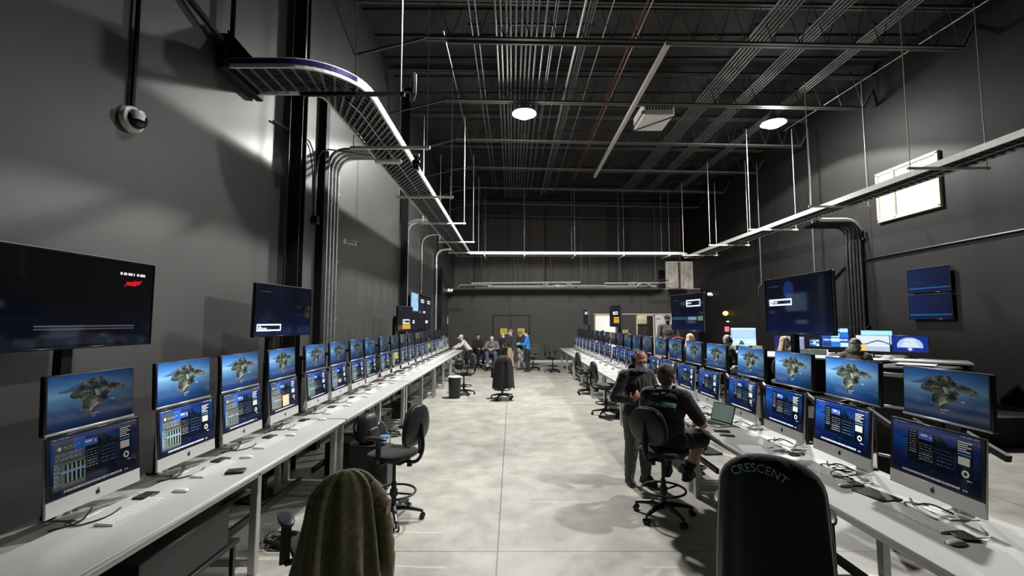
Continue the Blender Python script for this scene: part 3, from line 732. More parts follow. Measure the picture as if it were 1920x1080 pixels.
def twin(lab, p, rz):
    t = thing('emergency_light', lab, 'lamp', p, rz)
    MB().box((0, -.04, 0), (.34, .07, .12), .02).build('housing', M['white_plastic'], t)
    for sx in (-1, 1): MB().lathe([(.05, 0), (.075, .06), (.07, .07)], (sx*.12, -.08, .06), RX(math.pi/2), 16).build('head', M['lit_white'], t)
twin('white emergency light in the far left corner above the partition edge', (XL+.06, 23.3, 3.72), R(60))
twin('white twin emergency light on the right wall beyond the third television', (XR-.02, 22.3, 3.46), R(-90))
ol = thing('wall_lantern', 'glowing orange lantern on the far right wall', 'lamp', (XR-.02, 20.7, 2.42), R(-90))
MB().ell((0, -.12, .10), (.18, .11, .11)).build('shade', M['lamp_orange'], ol)
MB().tube([(0, 0, .12), (0, -.12, .12)], .02).build('arm', M['black_metal'], ol)
MB().box((0, -.03, -.28), (.22, .03, .06), .005).build('plate', M['lit_white'], ol)
# ================================================================ bench rows
DZ = .92
SWAP = Matrix(((0, 1, 0), (1, 0, 0), (0, 0, 1)))
def workbench(lab, group, side, y0, y1, depth):
    xf = -2.12 if side < 0 else 2.18
    t = thing('workbench', lab, 'desk', (xf, (y0+y1)/2, 0), R(90) if side < 0 else R(-90), group)
    # local: front edge at y=0 facing -y, depth towards +y, length along x
    L = y1-y0
    prof = [(0.0, DZ-.026), (-.006, DZ-.013), (0.002, DZ-.002), (.03, DZ), (depth, DZ), (depth, DZ-.03), (.03, DZ-.032)]
    m = MB().prism(prof, -L/2, L/2, rot=SWAP)
    m.build('desktop', M['desk_top'], t)
    MB().box((0, -.004, DZ-.016), (L-.004, .018, .030), .007).build('front_edge', M['desk_edge'], t)
    MB().box((0, .075, DZ-.065), (L-.3, .03, .07), .004).build('apron', M['desk_leg'], t)
    n = 2
    for k in range(n+1):
        x = -L/2+.09+(L-.18)*k/n
        MB().box((x, .10, (DZ-.03)/2), (.065, .065, DZ-.03), .006).build('leg', M['desk_leg'], t)
        MB().box((x, depth-.08, (DZ-.03)/2), (.065, .065, DZ-.03), .006).build('leg', M['desk_leg'], t)
        MB().box((x, depth/2, .10), (.05, depth-.18, .06), .005).build('foot_rail', M['desk_leg'], t)
        MB().box((x, depth/2, DZ-.065), (.05, depth-.1, .06), .005).build('top_rail', M['desk_leg'], t)
    MB().box((0, depth*.55, .22), (L-.3, .04, .07), .005).build('stretcher', M['black_metal'], t)
    MB().box((0, depth-.08, .62), (L-.3, .02, .22), .005).build('modesty_panel', M['black_metal'], t)
    MB().box((0, depth-.12, DZ-.14), (L-.5, .16, .06), .01).build('cable_trough', M['black_metal'], t)
    return t
LB = [(2.20, 5.76), (5.80, 9.28), (9.32, 12.80), (12.84, 16.2), (16.24, 19.35)]
RB = [(1.70, 5.74), (5.77, 9.30), (9.33, 12.80), (12.83, 16.6), (16.63, 20.7)]
for k, (a, b) in enumerate(LB): workbench(f'long grey workbench, {ORD[k]} from the camera in the left row', 'workbenches of the left row', -1, a, b, .86)
for k, (a, b) in enumerate(RB): workbench(f'long grey workbench, {ORD[k]} from the camera in the right row', 'workbenches of the right row', 1, a, b, .88)
YL = [2.93, 3.74, 4.50, 5.31, 6.20, 6.99, 7.83, 8.57, 9.50, 10.35, 11.19, 12.0, 12.9, 13.7, 14.5, 15.35, 16.2, 17.0, 17.8, 18.6]
YR = [3.03, 3.85, 4.64, 5.45, 6.36, 7.14, 7.94, 8.71, 9.58, 10.4, 11.2, 12.0, 12.85, 13.65, 14.5, 15.3, 16.15, 16.95, 17.8, 18.6, 19.4]

# --- all-in-one computer: origin on the desk under the glass front, front faces -y
TILT = R(-4.5)
IW, IH = .65, .455
PIC_L = {None: desktop(176, 99, True)}
for n, c in (('cream', (.62, .58, .50)), ('red', (.44, .52, .45)), ('yellow', (.60, .62, .2)), ('pink', (.52, .56, .66))): PIC_L[n] = desktop(176, 99, True, n, c)
PIC_R = desktop(176, 99, False)
LOGO = [(0, .42), (.16, .52), (.36, .50), (.50, .36), (.38, .22), (.36, .02), (.46, -.10), (.52, -.16), (.40, -.42), (.22, -.54), (.08, -.48), (-.08, -.48), (-.22, -.54), (-.40, -.38), (-.52, -.08), (-.50, .24), (-.34, .46), (-.14, .50)]
def computer(pic, dim=False):
    t = thing('all_in_one_computer', '', 'computer'); Q = RX(TILT)
    z0 = .10
    def P(m):    # tilt about the lower front edge and lift off the desk
        m.v = [tuple(Q @ Vector(p)+Vector((0, 0, z0))) for p in m.v]; return m
    # housing with a thin edge and a bulged back
    m = MB(); nx, nz = 12, 9
    vs = []; fs = []
    for j in range(nz+1):
        for i in range(nx+1):
            u = i/nx*2-1; v = j/nz*2-1
            vs.append((u*IW/2, .012+.045*max(0, (1-u*u))**.8*max(0, (1-v*v))**.8, (v+1)*IH/2))
    for j in range(nz):
        for i in range(nx): a = j*(nx+1)+i; fs.append((a, a+1, a+nx+2, a+nx+1))
    m.add(vs, fs); m.box((0, .006, IH/2), (IW, .012, IH), .002); P(m).build('housing', M['alu_white'], t)
    P(MB().box((0, -.001, .046), (IW, .006, .092), .002)).build('chin', M['alu_white'], t)
    P(MB().box((0, -.002, .092+(IH-.092)/2), (IW, .006, IH-.092), .002)).build('glass', M['black_gloss'], t)
    o = link('screen', pic.mesh('screen', .598, .336, SCR_DIM if dim else SCR), t); o.location = Q @ Vector((0, -.0062, .092+(IH-.092)/2))+Vector((0, 0, z0)); o.rotation_euler = (TILT, 0, 0)
    P(MB().prism([(x*.026, .046+z*.026) for x, z in LOGO], -.0065, -.003).prism([(.0, .061), (.007, .063), (.008, .071), (.001, .069)], -.0065, -.003)).build('logo', M['black_gloss'], t)
    MB().box((0, .10, .004), (.20, .19, .008), .003).build('foot', M['alu_white'], t)
    MB().tube([(0, .185, .006), (0, .195, .05), (0, .15, .14), (0, .085, .24)], .02, 8).box((0, .17, .09), (.15, .012, .17), .004, RX(R(14))).build('neck', M['alu_white'], t)
    MB().tube(fil([(-.1, .06, .012), (-.2, -.03, .006), (-.05, -.12, .006), (.1, -.07, .006)], .08), .0045, 6).tube(fil([(.05, .08, .02), (-.03, .0, .06), (-.12, -.02, .006), (-.24, .06, .006)], .06), .006, 6).build('cable', M['cable_black'], t)
    return t
def display(pic, dim=False):
    # origin on the desk under the screen; the pole stands behind
    t = thing('upper_display', '', 'monitor'); Q = RX(R(-2.5)); z0 = .565; W, H = .612, .352
    def P(m): m.v = [tuple(Q @ Vector(p)+Vector((0, 0, z0))) for p in m.v]; return m
    P(MB().box((0, .018, H/2), (W, .036, H), .006).box((0, .045, H/2), (.30, .04, .2), .012)).build('housing', M['black_plastic'], t)
    P(MB().box((0, -.002, .008), (W, .008, .014), .002)).build('lower_trim', M['silver'], t)
    o = link('screen', pic.mesh('screen', .586, .322, LCD_DIM if dim else LCD), t); o.location = Q @ Vector((0, -.0015, H/2+.006))+Vector((0, 0, z0)); o.rotation_euler = (R(-2.5), 0, 0)
    return t
def arm(py):
    m = MB().tube([(0, py, 0), (0, py, .76)], .02, 10).box((0, py, .01), (.10, .08, .02), .004)
    m.bar((0, py, .73), (0, .06, .73), .05, .04); m.bar((0, py, .50), (.31, py-.05, .42), .03, .04)
    return m
isl = island(150, 84)
def keyboard():
    t = thing('keyboard', '', 'keyboard')
    m = MB(); m.prism([(-.0575, 0), (.0575, 0), (.0575, .015), (-.0575, .006)], -.21, .21, rot=SWAP)
    m.build('case', M['alu_white'], t)
    k = MB()
    for r in range(5):
        for c in range(14): k.box((-.1925+.0296*c, -.042+.021*r, .0085+.0016*r+.0015), (.0255, .0175, .005))
    k.build('keys', M['white_plastic'], t)['kind'] = 'stuff'
    return t
def mouse():
    t = thing('mouse', '', 'mouse')
    m = MB().ell((0, 0, .004), (.029, .057, .020), None, 18, 10, e2=.8); m.v = [(x, y, max(z, .003)) for x, y, z in m.v]
    m.build('shell', M['white_plastic'], t)
    MB().box((0, 0, .0025), (.05, .104, .005), .002).build('base', M['black_gloss'], t)
    return t
def puck():
    t = thing('card_reader', '', 'card reader')
    MB().box((0, 0, .006), (.13, .10, .012), .004).build('slab', M['black_plastic'], t)
    MB().tube(fil([(.02, .05, .006), (.03, .12, .02), (-.08, .17, .006), (-.16, .20, .006)], .06), .004, 6).build('cable', M['cable_white'], t)
    return t
C0 = {}
for n, p in PIC_L.items(): C0['L', n] = computer(p)
C0['R', None] = computer(PIC_R); C0['L', 'dim'] = computer(PIC_L[None], True); C0['R', 'dim'] = computer(PIC_R, True)
D0 = {'n': display(isl), 'd': display(isl, True)}
A0 = {}
K0, M0, P0 = keyboard(), mouse(), puck()
for s, nm, ys, xi, xd, rz in ((-1, 'left', YL, -2.67, -2.70, R(90)), (1, 'right', YR, 2.72, 2.88, R(-90))):
    g = 'bench row on the '+nm
    for k, y in enumerate(ys):
        w = f'{ORD[k]} from the camera'
        v = {3: 'cream', 5: 'pink', 2: 'red', 9: 'yellow', 14: 'yellow'}.get(k) if s < 0 else None
        if k == 0: v = 'dim'  # dimmer nearest screens stand in for darkening at the frame edge
        src = C0['L' if s < 0 else 'R', v]
        look = {'cream': ' with a cream panel on screen', 'red': ' with a red spot on screen', 'yellow': ' with a yellow panel on screen'}.get(v, '')
        dup(src, (xi, y+(.03 if s < 0 else -.06), DZ), rz, f'silver computer{look}, {w}, {nm} row', f'all-in-one computers of the {nm} row')
        d = dup(D0['d' if k == 0 else 'n'], (xd, y, DZ), rz, f'black display showing an island, {w} above the {nm} row', f'upper displays of the {nm} row')
        py = .215 if s < 0 else .13
        if (s,) not in A0: A0[s,] = arm(py).mesh('pole', M['black_metal'])
        link('pole', A0[s,], d)
        j = random.uniform
        if s > 0 and k == 3: continue
        dup(K0, (s*(2.47 if s < 0 else 2.56)+j(-.02, .02), y+.10*(1 if s < 0 else -1)+j(-.04, .04), DZ), rz+j(-.05, .05), f'slim white keyboard, {w} on the {nm} workbenches', f'keyboards of the {nm} row')
        dup(M0, (s*(2.40 if s < 0 else 2.49)+j(-.02, .02), y-s*.42+j(-.03, .03), DZ), rz+j(-.2, .2), f'white mouse, {w} on the {nm} workbenches', f'mice of the {nm} row')
        if k < 14: dup(P0, (s*2.60, y-s*(.36+j(-.03, .03)), DZ), rz+j(-.3, .3), f'black card reader with white cable, {w}, {nm} row', f'card readers of the {nm} row')
for o in list(C0.values())+list(D0.values())+[K0, M0, P0]:
    for c in kids(o):
        bpy.data.objects.remove(c)
    bpy.data.objects.remove(o)
KIDS.clear()
def slab(nm, lab, cat, p, d, rz, m, b=.004, extra=None):
    t = thing(nm, lab, cat, p, rz)
    MB().box((0, 0, d[2]/2), d, b).build('body', M[m], t)
    if extra: extra(t)
    return t
glass = lambda w, h, z: (lambda t: MB().box((0, 0, z), (w, h, .001)).build('glass', M['black_gloss'], t))
slab('wallet', 'black wallet lying at the front of the left workbench beside a mouse', 'wallet', (-2.27, 3.76, DZ), (.14, .10, .022), .3, 'bag', .008)
slab('phone', 'larger black phone in a case in front of the open laptop', 'phone', (2.36, 5.12, DZ), (.09, .17, .013), R(75), 'black_plastic', .005, glass(.07, .15, .0135))
slab('phone', 'smaller black phone nearer the camera in front of the laptop', 'phone', (2.33, 4.93, DZ), (.075, .15, .010), R(70), 'black_plastic', .004, glass(.06, .13, .0105))
slab('laptop', 'closed silver laptop on the right workbench under white papers', 'laptop', (2.44, 4.05, DZ), (.22, .31, .016), R(4), 'silver', .005)
slab('paper_sheet', 'white sheet lying on the closed silver laptop', 'paper', (2.46, 4.10, DZ+.0165), (.17, .22, .002), R(24), 'paper', .0005)
slab('paper_sheet', 'white sheet beside the closed laptop towards the seated man', 'paper', (2.33, 4.42, DZ), (.21, .29, .002), R(-14), 'paper', .0005)
t = thing('earbud_case', 'tiny white earbud case on the right workbench beside papers', 'case', (2.52, 4.44, DZ)); MB().box((0, 0, .011), (.05, .045, .022), .009).build('case', M['white_plastic'], t); MB().box((0, 0, .015), (.0505, .0455, .001)).build('seam', M['grey_fabric'], t)
slab('notebook', 'dark notebook under the cables before the second right computer', 'notebook', (2.60, 3.28, DZ), (.17, .24, .012), R(12), 'black_plastic', .004)
def tangle(lab, p, m, r, n, rad, seed, flat=.35):
    rg = random.Random(seed); pts = []
    for k in range(n*10):
        a = k/10*2*math.pi; q = rad*(1+.25*math.sin(k*.37+seed)); pts.append((q*math.cos(a)+rg.uniform(-.01, .01), q*.7*math.sin(a), abs(r+flat*rad*(.5+.5*math.sin(k*.23)))))
    o = tag(MB().tube(pts, r, 6).build('cable_tangle', M[m]), lab, 'cable'); o.location = p
    return o
tangle('loose loop of black cable before the second right computer', (2.62, 3.62, DZ), 'cable_black', .004, 4, .075, 3, .9)
tangle('loose loop of black cable beside the third right computer', (2.66, 4.25, DZ), 'cable_black', .004, 3, .06, 5, .7)
# open laptop
lp = thing('laptop', 'open laptop with a grey screen beside the seated man', 'laptop', (2.43, 5.47, DZ), R(-68))
MB().box((0, 0, .008), (.33, .23, .014), .004).build('base', M['silver'], lp)
MB().box((0, .02, .0155), (.28, .11, .001)).box((0, -.075, .0155), (.11, .07, .0008)).build('keys', M['black_plastic'], lp)
q = RX(R(-18)); m = MB().box((0, 0, .115), (.33, .008, .23), .003); m.v = [tuple(q @ Vector(p)+Vector((0, .115, .015))) for p in m.v]; m.build('lid', M['black_plastic'], lp)
pp = Pic(8, 6, (.30, .36, .33)); o = link('screen', pp.mesh('screen', .305, .20, SCR), lp); o.location = q @ Vector((0, -.0048, .118))+Vector((0, .115, .015)); o.rotation_euler = (R(-18), 0, 0)

# ================================================================ televisions
def tv(lab, c, rz, w, h, pic, tilt=0., pole=True, name='Budget', box=None, strength=1., group=None, pdx=0., base_z=0., pb=.14):
    t = thing('television', lab, 'television', (c[0], c[1], base_z), rz, group)
    Q = RX(tilt); z = c[2]-base_z
    def P(m): m.v = [tuple(Q @ Vector(p)+Vector((0, 0, z))) for p in m.v]; return m
    P(MB().box((0, .02, 0), (w, .04, h), .006).box((0, .05, -.05), (w*.6, .05, h*.55), .015)).build('housing', M['black_plastic'], t)
    b = .012
    P(MB().box((0, -.002, h/2-b/2), (w, .01, b), .002).box((0, -.002, -h/2+b/2), (w, .01, b), .002).box((-w/2+b/2, -.002, 0), (b, .01, h), .002).box((w/2-b/2, -.002, 0), (b, .01, h), .002)).build('bezel', M['black_gloss'], t)
    P(MB().box((0, .0, h/2+.001), (w*.995, .02, .004)).box((w/2+.001, .01, 0), (.004, .02, h*.98))).build('edge_trim', M['silver'], t)
    o = link('screen', pic.mesh('screen', w-2*b, h-2*b, SCR if strength >= 1 else SCR_DIM), t); o.location = Q @ Vector((0, -.0012, 0))+Vector((0, 0, z)); o.rotation_euler = (tilt, 0, 0)
    if box:
        x0, y0, x1, y1 = box; me = text_mesh(name, h*.055, .0006, 'LEFT'); me.materials.append(M['lit_white'])
        for v in me.vertices: v.co = Q @ Vector((v.co.x+(x0-.5)*w+h*.13, -.0025-v.co.z, v.co.y+(.5-(y0+y1)/2)*h))+Vector((0, 0, z))
        link('lettering', me, t)
    if pole:
        MB().box((pdx, pb, z/2), (.09, .06, z), .008).build('pole', M['black_metal'], t)
        MB().box((pdx, pb/2+.02, z-.05), (.20, pb-.06, .24), .006).build('mount', M['black_metal'], t)
        MB().box((pdx, pb+.02, .015), (.55, .30, .03), .01).build('base', M['black_metal'], t)
    return t
bl = (.04, .77, .44, .91)
tv('large television with a name box on a pole behind the left computers', (-2.93, 5.76, 2.29), R(82), 1.12, .645, tvpic(112, 64, bl), R(1), box=bl, pdx=-.1)
def near(p):
    p.a[:] = (.004, .004, .006); p.a[int(p.h*.56):] += np.array((.0, .006, .03))
    p.words(.72, .13, .93, .02, (.8, .8, .8), 3).poly([(.78, .24), (.9, .21), (.88, .27), (.76, .29)], (.75, .05, .10))
    p.rect(.2, .76, .86, .785, (.26, .27, .30)).rect(.2, .80, .86, .82, (.22, .23, .26)).poly([(.1, .9), (.5, .84), (.8, .9), (.8, .97), (.1, .97)], (.07, .075, .085))
tv('dark near television with a red mark at the left edge of the view', (-2.95, 3.09, 2.296), R(90), 1.13, .645, tvpic(112, 64, bl, extra=near), 0)
br = (.06, .37, .45, .50)
tv('big television with a name box on a pole behind the right computers', (3.15, 4.95, 2.34), R(-90), 1.16, .65, tvpic(112, 64, br, extra=lambda p: p.disc(.40, .22, .15, (.10, .22, .50), 0, .6)), R(0), box=br, pdx=-.26)
b3 = (.50, .16, .93, .34)
tv('tall looking television with a name box behind the standing man', (3.06, 7.82, 2.31), R(-84), 1.12, .65, tvpic(100, 58, b3, extra=lambda p: p.rect(0, .62, 1, .70, (.14, .26, .30)).rect(.55, .62, .8, .7, (.40, .52, .62)).rect(.85, .6, 1, .72, (.38, .44, .36))), 0, box=b3, pdx=.2)
b4 = (.30, .28, .75, .44)
ye = lambda p: p.rect(.38, .55, .85, .84, (.80, .64, .10)).words(.44, .62, .78, .04, (.5, .4, .1), 4)
tv('narrow looking television with a yellow panel on the right row', (3.12, 13.5, 2.31), R(-86), 1.12, .65, tvpic(72, 42, b4, extra=ye), 0, box=b4)
tv('farthest dark television on a pole over the right row', (3.25, 19.6, 2.32), R(-88), 1.12, .65, tvpic(48, 28, (.3, .1, .8, .3)), 0)
b5 = (.34, .52, .80, .72)
tv('television with a yellow panel on a pole before the left video wall', (-2.76, 11.55, 2.22), R(84), 1.12, .64, tvpic(72, 42, b5, extra=lambda p: p.rect(.30, .74, .88, .94, (.82, .62, .12)).rect(0, .76, .3, .96, (.35, .24, .12))), 0, box=b5, pb=.30)
def bright(p):
    p.a[:] = (.62, .80, .95); X, Y = p.grid(); p.a += .10*vnoise(X, Y, 4, 2.)[..., None]; p.disc(.6, .55, .2, (.78, .80, .86), .12).rect(.45, .55, .6, .8, (.72, .76, .84))
for i, y in enumerate((15.02, 16.2, 17.4)):
    for j, z in enumerate((2.80, 2.165)):
        nm = ('bright television showing a pale map' if (i, j) == (0, 0) else 'dark television with a name box' if (i, j) != (1, 1) else 'plain dark television')
        bx = (.35, .25, .85, .45) if j == 0 else (.05, .45, .5, .65)
        tv(f'{nm} in the {"upper" if j == 0 else "lower"} row of the video wall, {("near", "middle", "far")[i]} column', (XL+.12, y, z), R(90), 1.15, .62, tvpic(48, 28, bx, extra=bright if (i, j) == (0, 0) else (lambda p: p.a.__setitem__(slice(None), (.02, .025, .06))) if (i, j) == (1, 1) else None), 0, pole=False, box=bx if (i, j) in ((1, 0), (2, 0), (0, 1), (2, 1)) else None, group='televisions of the left video wall')
vb = thing('wall_rack', 'black rack rails carrying the left video wall', 'rack', (XL+.03, 16.2, 2.48))
for z in (-.5, -.1, .1, .5): MB().box((0, 0, z), (.05, 3.5, .04)).build('rail', M['black_metal'], vb)
tag(MB().box((XL+.19, 16.3, 2.48), (.06, .14, .08), .01).build('sensor_box', M['white_plastic']), 'small white box at the middle of the left video wall', 'box')
tag(MB().box((XL+.10, 22.9, 2.12), (.05, .10, .22), .01).tube([(XL+.10, 22.9, 2.2), (XL+.10, 22.9, 2.4)], .02).build('wall_switch', M['alu_white']), 'white switch on the left wall near the far end of the displays', 'switch')
# ================================================================ chairs
def drafting_chair(arms=True, seat=.70, bw=.46, bh=.46, fab='black_fabric', ring=True, spin=0., btop=None):
    # faces +y; origin on the floor under the gas column
    t = thing('drafting_chair', '', 'chair')
    for k in range(5):
        a = spin+2*math.pi*k/5; d = Vector((math.cos(a), math.sin(a), 0)); pz = lambda r, z: tuple(d*r+Vector((0, 0, z)))
        l = MB().tube([pz(.03, .125), pz(.12, .125), pz(.24, .105), pz(.315, .088)], [.032, .028, .022, .018], 8).build('leg', M['black_plastic'], t)
        c = MB(); e = Vector((-d.y, d.x, 0))
        for s in (-1, 1):
            q = d*.315+e*.02*s
            c.tube([q+e*.013*s+Vector((0, 0, .03)), q-e*.004*s+Vector((0, 0, .03))], .03, 14)
        c.tube([pz(.315, .03), pz(.315, .09)], .011, 6); c.build('caster', M['black_gloss'], l)
    MB().lathe([(.045, .09), (.045, .15), (.03, .16), (.028, seat*.55), (.019, seat*.55+.005), (.019, seat-.09)], n=16).build('gas_column', M['black_metal'], t)
    if ring:
        rm = MB(); z = seat*.40
        rm.tube([(.235*math.cos(2*math.pi*k/32), .235*math.sin(2*math.pi*k/32), z) for k in range(32)], .0125, 8, True)
        for k in range(3): a = spin+.5+2*math.pi*k/3; rm.tube([(.03*math.cos(a), .03*math.sin(a), z-.01), (.235*math.cos(a), .235*math.sin(a), z)], .011, 6)
        rm.lathe([(.042, z-.04), (.042, z+.03)], n=14); rm.build('foot_ring', M['black_metal'], t)
    MB().box((0, -.02, seat-.085), (.20, .26, .05), .012).tube([(.06, .06, seat-.08), (.27, .08, seat-.09)], .008, 6).lathe([(.03, -.03), (.03, .02)], (0, -.2, seat-.10), n=10).build('mechanism', M['black_metal'], t)
    m = MB().ell((0, .02, seat-.02), (.25, .24, .045), None, 28, 12, e1=.55, e2=.62); m.v = [(x, y, z+.03*max(0, -(y-.02))*2*abs(x)-(.05*(y-.15) if y > .15 else 0)) for x, y, z in m.v]
    m.build('seat', M[fab], t)
    zb = seat+.08+bh/2; m = MB().ell((0, 0, 0), (bw/2, .036, bh/2), None, 30, 18, e1=.75, e2=.75)
    vs = []
    for x, y, z in m.v:
        tz = z/(bh/2); x *= 1-.13*max(0, tz)+.0*tz; vs.append((x, y-.26+.55*x*x-.05*tz-.045*math.cos(1.6*(tz+.35)), z+zb))
    m.v = vs; m.build('backrest', M[fab], t)
    sh = MB().ell((0, 0, 0), (bw/2*.95, .016, bh/2*.94), None, 26, 14, e1=.7, e2=.7); vs = []
    for x, y, z in sh.v:
        tz = z/(bh/2); x *= 1-.13*max(0, tz); vs.append((x, y-.292+.55*x*x-.05*tz-.045*math.cos(1.6*(tz+.35)), z+zb))
    sh.v = vs; sh.build('back_shell', M['black_plastic'], t)
    MB().tube(fil([(0, -.12, seat-.085), (0, -.30, seat-.085), (0, -.375, seat+.06), (0, -.345, seat+.34)], .09), .019, 8).bar((0, -.33, seat+.02), (0, -.335, seat+.34), .06, .012, up=(0, 1, 0)).build('back_bracket', M['black_metal'], t)
    if arms:
        for s in (-1, 1):
            a = MB().bar((s*.16, .0, seat-.07), (s*.29, .0, seat-.07), .06, .014).bar((s*.29, 0, seat-.07), (s*.285, -.01, seat+.19), .06, .022, up=(0, 1, 0)).build('armrest', M['black_plastic'], t)
            p = MB().ell((s*.285, .03, seat+.205), (.048, .135, .020), None, 22, 10, e1=.7, e2=.8); p.v = [(x, y, z-.10*max(0, y-.09)-.06*max(0, -y-.03)) for x, y, z in p.v]
            p.build('arm_pad', M['black_plastic'], a)
    return t
def place(t, lab, x, y, face, group='drafting chairs'):
    # face: heading in degrees, 0 looks along +x, 90 away from the camera
    t.location = (x, y, 0); t.rotation_euler = (0, 0, R(face-90)); t['label'] = lab; t['group'] = group; return t
def cloak(t, name, m, seat, bw, bh, hem, flare, folds, seed, depth=.10, over=.03, base_y=-.30, capz=.22):
    # cloth hung over a backrest: a cap over the top edge that falls in folds to a hem
    rg = random.Random(seed); nu, nv = 96, 34; zt = seat+.08+bh+over; vs = []; fs = []
    ph = [rg.uniform(0, 6.28) for _ in range(6)]
    for j in range(nv+1):
        v = j/nv
        for i in range(nu):
            a = 2*math.pi*i/nu; c, s_ = math.cos(a), math.sin(a)
            if v < .22:
                q = v/.22; rr = math.sin(q*math.pi/2); z = zt-capz*(1-math.cos(q*math.pi/2)); w = bw/2*(1.02)*rr**.9; d = depth*.62*rr
            else:
                q = (v-.22)/.78; z = zt-capz-(zt-capz-hem)*q; w = bw/2*(1.02+flare*q**.8); d = depth*(.62+.6*q)
            g = min(1, v/.2); f = 0
            for k, (n, am) in enumerate(folds): f += am*math.sin(n*a+ph[k]+.5*math.sin(2.3*v+ph[k-1]))
            f *= g*(.35+.65*v)
            x = w*math.copysign(abs(c)**.85, c)*(1+f*.55); y = d*s_*(1+.3*f)+f*.16*s_
            zz = z+(.025*math.sin(3*a+ph[0])+.015*math.sin(7*a+ph[1]))*max(0, v-.5)*2
            vs.append((x, y+base_y+.35*x*x-.04*(1-v), zz))
    for j in range(nv):
        for i in range(nu):
            k = (i+1) % nu; fs.append((j*nu+i, j*nu+k, (j+1)*nu+k, (j+1)*nu+i))
    fs.append(tuple(range(nu)))
    o = MB().add(vs, fs).build(name, m, t, 180)
    so = o.modifiers.new('thick', 'SOLIDIFY'); so.thickness = .006; so.offset = -1
    return o
def sleeve(t, pts, r, m, name='sleeve', seed=1):
    pts = fil(pts, .12, 8); n = len(pts); rg = random.Random(seed)
    mb = MB().tube(pts, [r*(1-.25*k/n)*(1+.10*math.sin(k*1.9)+.06*rg.uniform(-1, 1)) for k in range(n)], 14)
    return mb.build(name, m, t, 180)

# --- front left: chair with an olive field jacket
c = place(drafting_chair(seat=.64, spin=.3), 'black armchair under the olive jacket at the front left bench', -1.26, 3.22, 125)
j = thing('field_jacket', 'olive field jacket draped over the chair nearest the left bench', 'jacket', c.location, R(35))
cloak(j, 'body', M['olive'], .64, .44, .46, .48, .24, ((5, .16), (9, .20), (14, .14)), 3, depth=.13, capz=.24)
sr = sleeve(j, [(.14, -.33, 1.08), (.23, -.33, .98), (.27, -.36, .70), (.28, -.36, .46)], .062, M['olive'], seed=4)
fp = Pic(26, 16, (.72, .66, .64))
for k in range(7): fp.rect(0, k*2/13, 1, (k*2+1)/13, (.62, .26, .25))
fp.rect(0, 0, .42, .54, (.20, .22, .32))
for a in range(4):
    for b in range(3): fp.rect(.05+.1*a, .06+.17*b, .07+.1*a, .12+.17*b, (.8, .8, .8))
bpy.context.view_layer.update()
h = BVHTree.FromObject(sr, bpy.context.evaluated_depsgraph_get()).ray_cast(V(.30, -1.4, .93), V(-.03, 1, 0))
o = link('flag_patch', fp.mesh('flag_patch', .088, .055, ATT), sr)
o.location = h[0]+h[1]*.004; o.rotation_euler = (frame_of(V(0, 0, 1).cross(h[1])*-1, V(0, 0, 1)) @ RY(R(82))).to_euler()
# --- left: empty drafting chair turned to the bench
place(drafting_chair(seat=.72, spin=.1), 'empty black drafting chair side-on beside the second left workbench', -1.30, 5.05, 158)
# --- seated man's chair, front right chair with jacket, others
SC = place(drafting_chair(seat=.73, arms=False, spin=.9, bw=.46, bh=.42), 'black drafting chair the man in shorts sits on', 1.69, 5.12, 40)
c = place(drafting_chair(seat=.80, spin=.2, bw=.50, bh=.50), 'large black armchair nearest the camera at the right bench', 1.62, 2.87, 60)
j = thing('jacket', 'black jacket with arched lettering over the chair nearest the right bench', 'jacket', c.location, R(-30))
cj = cloak(j, 'body', M['jacket_black'], .80, .52, .50, .60, .14, ((4, .02), (9, .03), (15, .02)), 8, depth=.14, capz=.20)
# arched lettering laid on the back of the jacket
bpy.context.view_layer.update()
dg = bpy.context.evaluated_depsgraph_get()
bv = BVHTree.FromObject(cj, dg)
def emboss(par, bvh, body, size, place_fn, m, name='lettering', off=.004):
    me = text_mesh(body, size, .0005); bm = bmesh.new(); bm.from_mesh(me)
    bmesh.ops.subdivide_edges(bm, edges=[e for e in bm.edges if e.calc_length() > size*.3], cuts=2); bm.to_mesh(me); bm.free()
    for v in me.vertices:
        o, d = place_fn(v.co.x, v.co.y); h = bvh.ray_cast(Vector(o), Vector(d).normalized())
        v.co = (h[0]-Vector(d).normalized()*(off+v.co.z)) if h[0] is not None else Vector(o)
    me.materials.append(m); me.update(); return link(name, me, par)

emboss(j, bv, 'CRESCENT', .060, lambda x, y: ((math.sin(x/.21)*(.21+y)*1.0-.055, -1.2, 1.13+math.cos(x/.21)*(.21+y)), (0, 1, 0)), M['text_teal'])
c = place(drafting_chair(seat=.66, spin=.4), 'black chair in the aisle wearing a long black jacket', -.27, 12.6, 96)
j = thing('jacket', 'long black jacket hanging over the chair in the middle of the aisle', 'jacket', c.location, R(6))
cloak(j, 'body', M['jacket_black'], .66, .48, .46, .34, .28, ((4, .05), (8, .06), (13, .04)), 5, depth=.13)
place(drafting_chair(seat=.66, spin=.7, fab='grey_fabric'), 'black chair with grey back and a bag, midway along the left bench', -1.42, 13.3, 205)
place(drafting_chair(seat=.62, spin=.2, fab='grey_fabric', arms=False), 'armless grey chair before the far wall beside the person in blue', .94, 19.9, 250)
place(drafting_chair(seat=.66, spin=.2), 'black chair at the far end of the right bench', 1.72, 19.05, 330)
place(drafting_chair(seat=.70, spin=.5, fab='grey_fabric', arms=False), 'black chair pushed to the right bench, nearer of the two behind the standing man', 2.16, 10.4, 8)
place(drafting_chair(seat=.70, spin=.1, fab='grey_fabric', arms=False), 'black chair pushed to the right bench, farther of the two behind the standing man', 2.24, 13.4, 8)
place(drafting_chair(seat=.66, spin=.6), 'black stool the man in the grey jumper sits on', -.86, 19.75, 265)
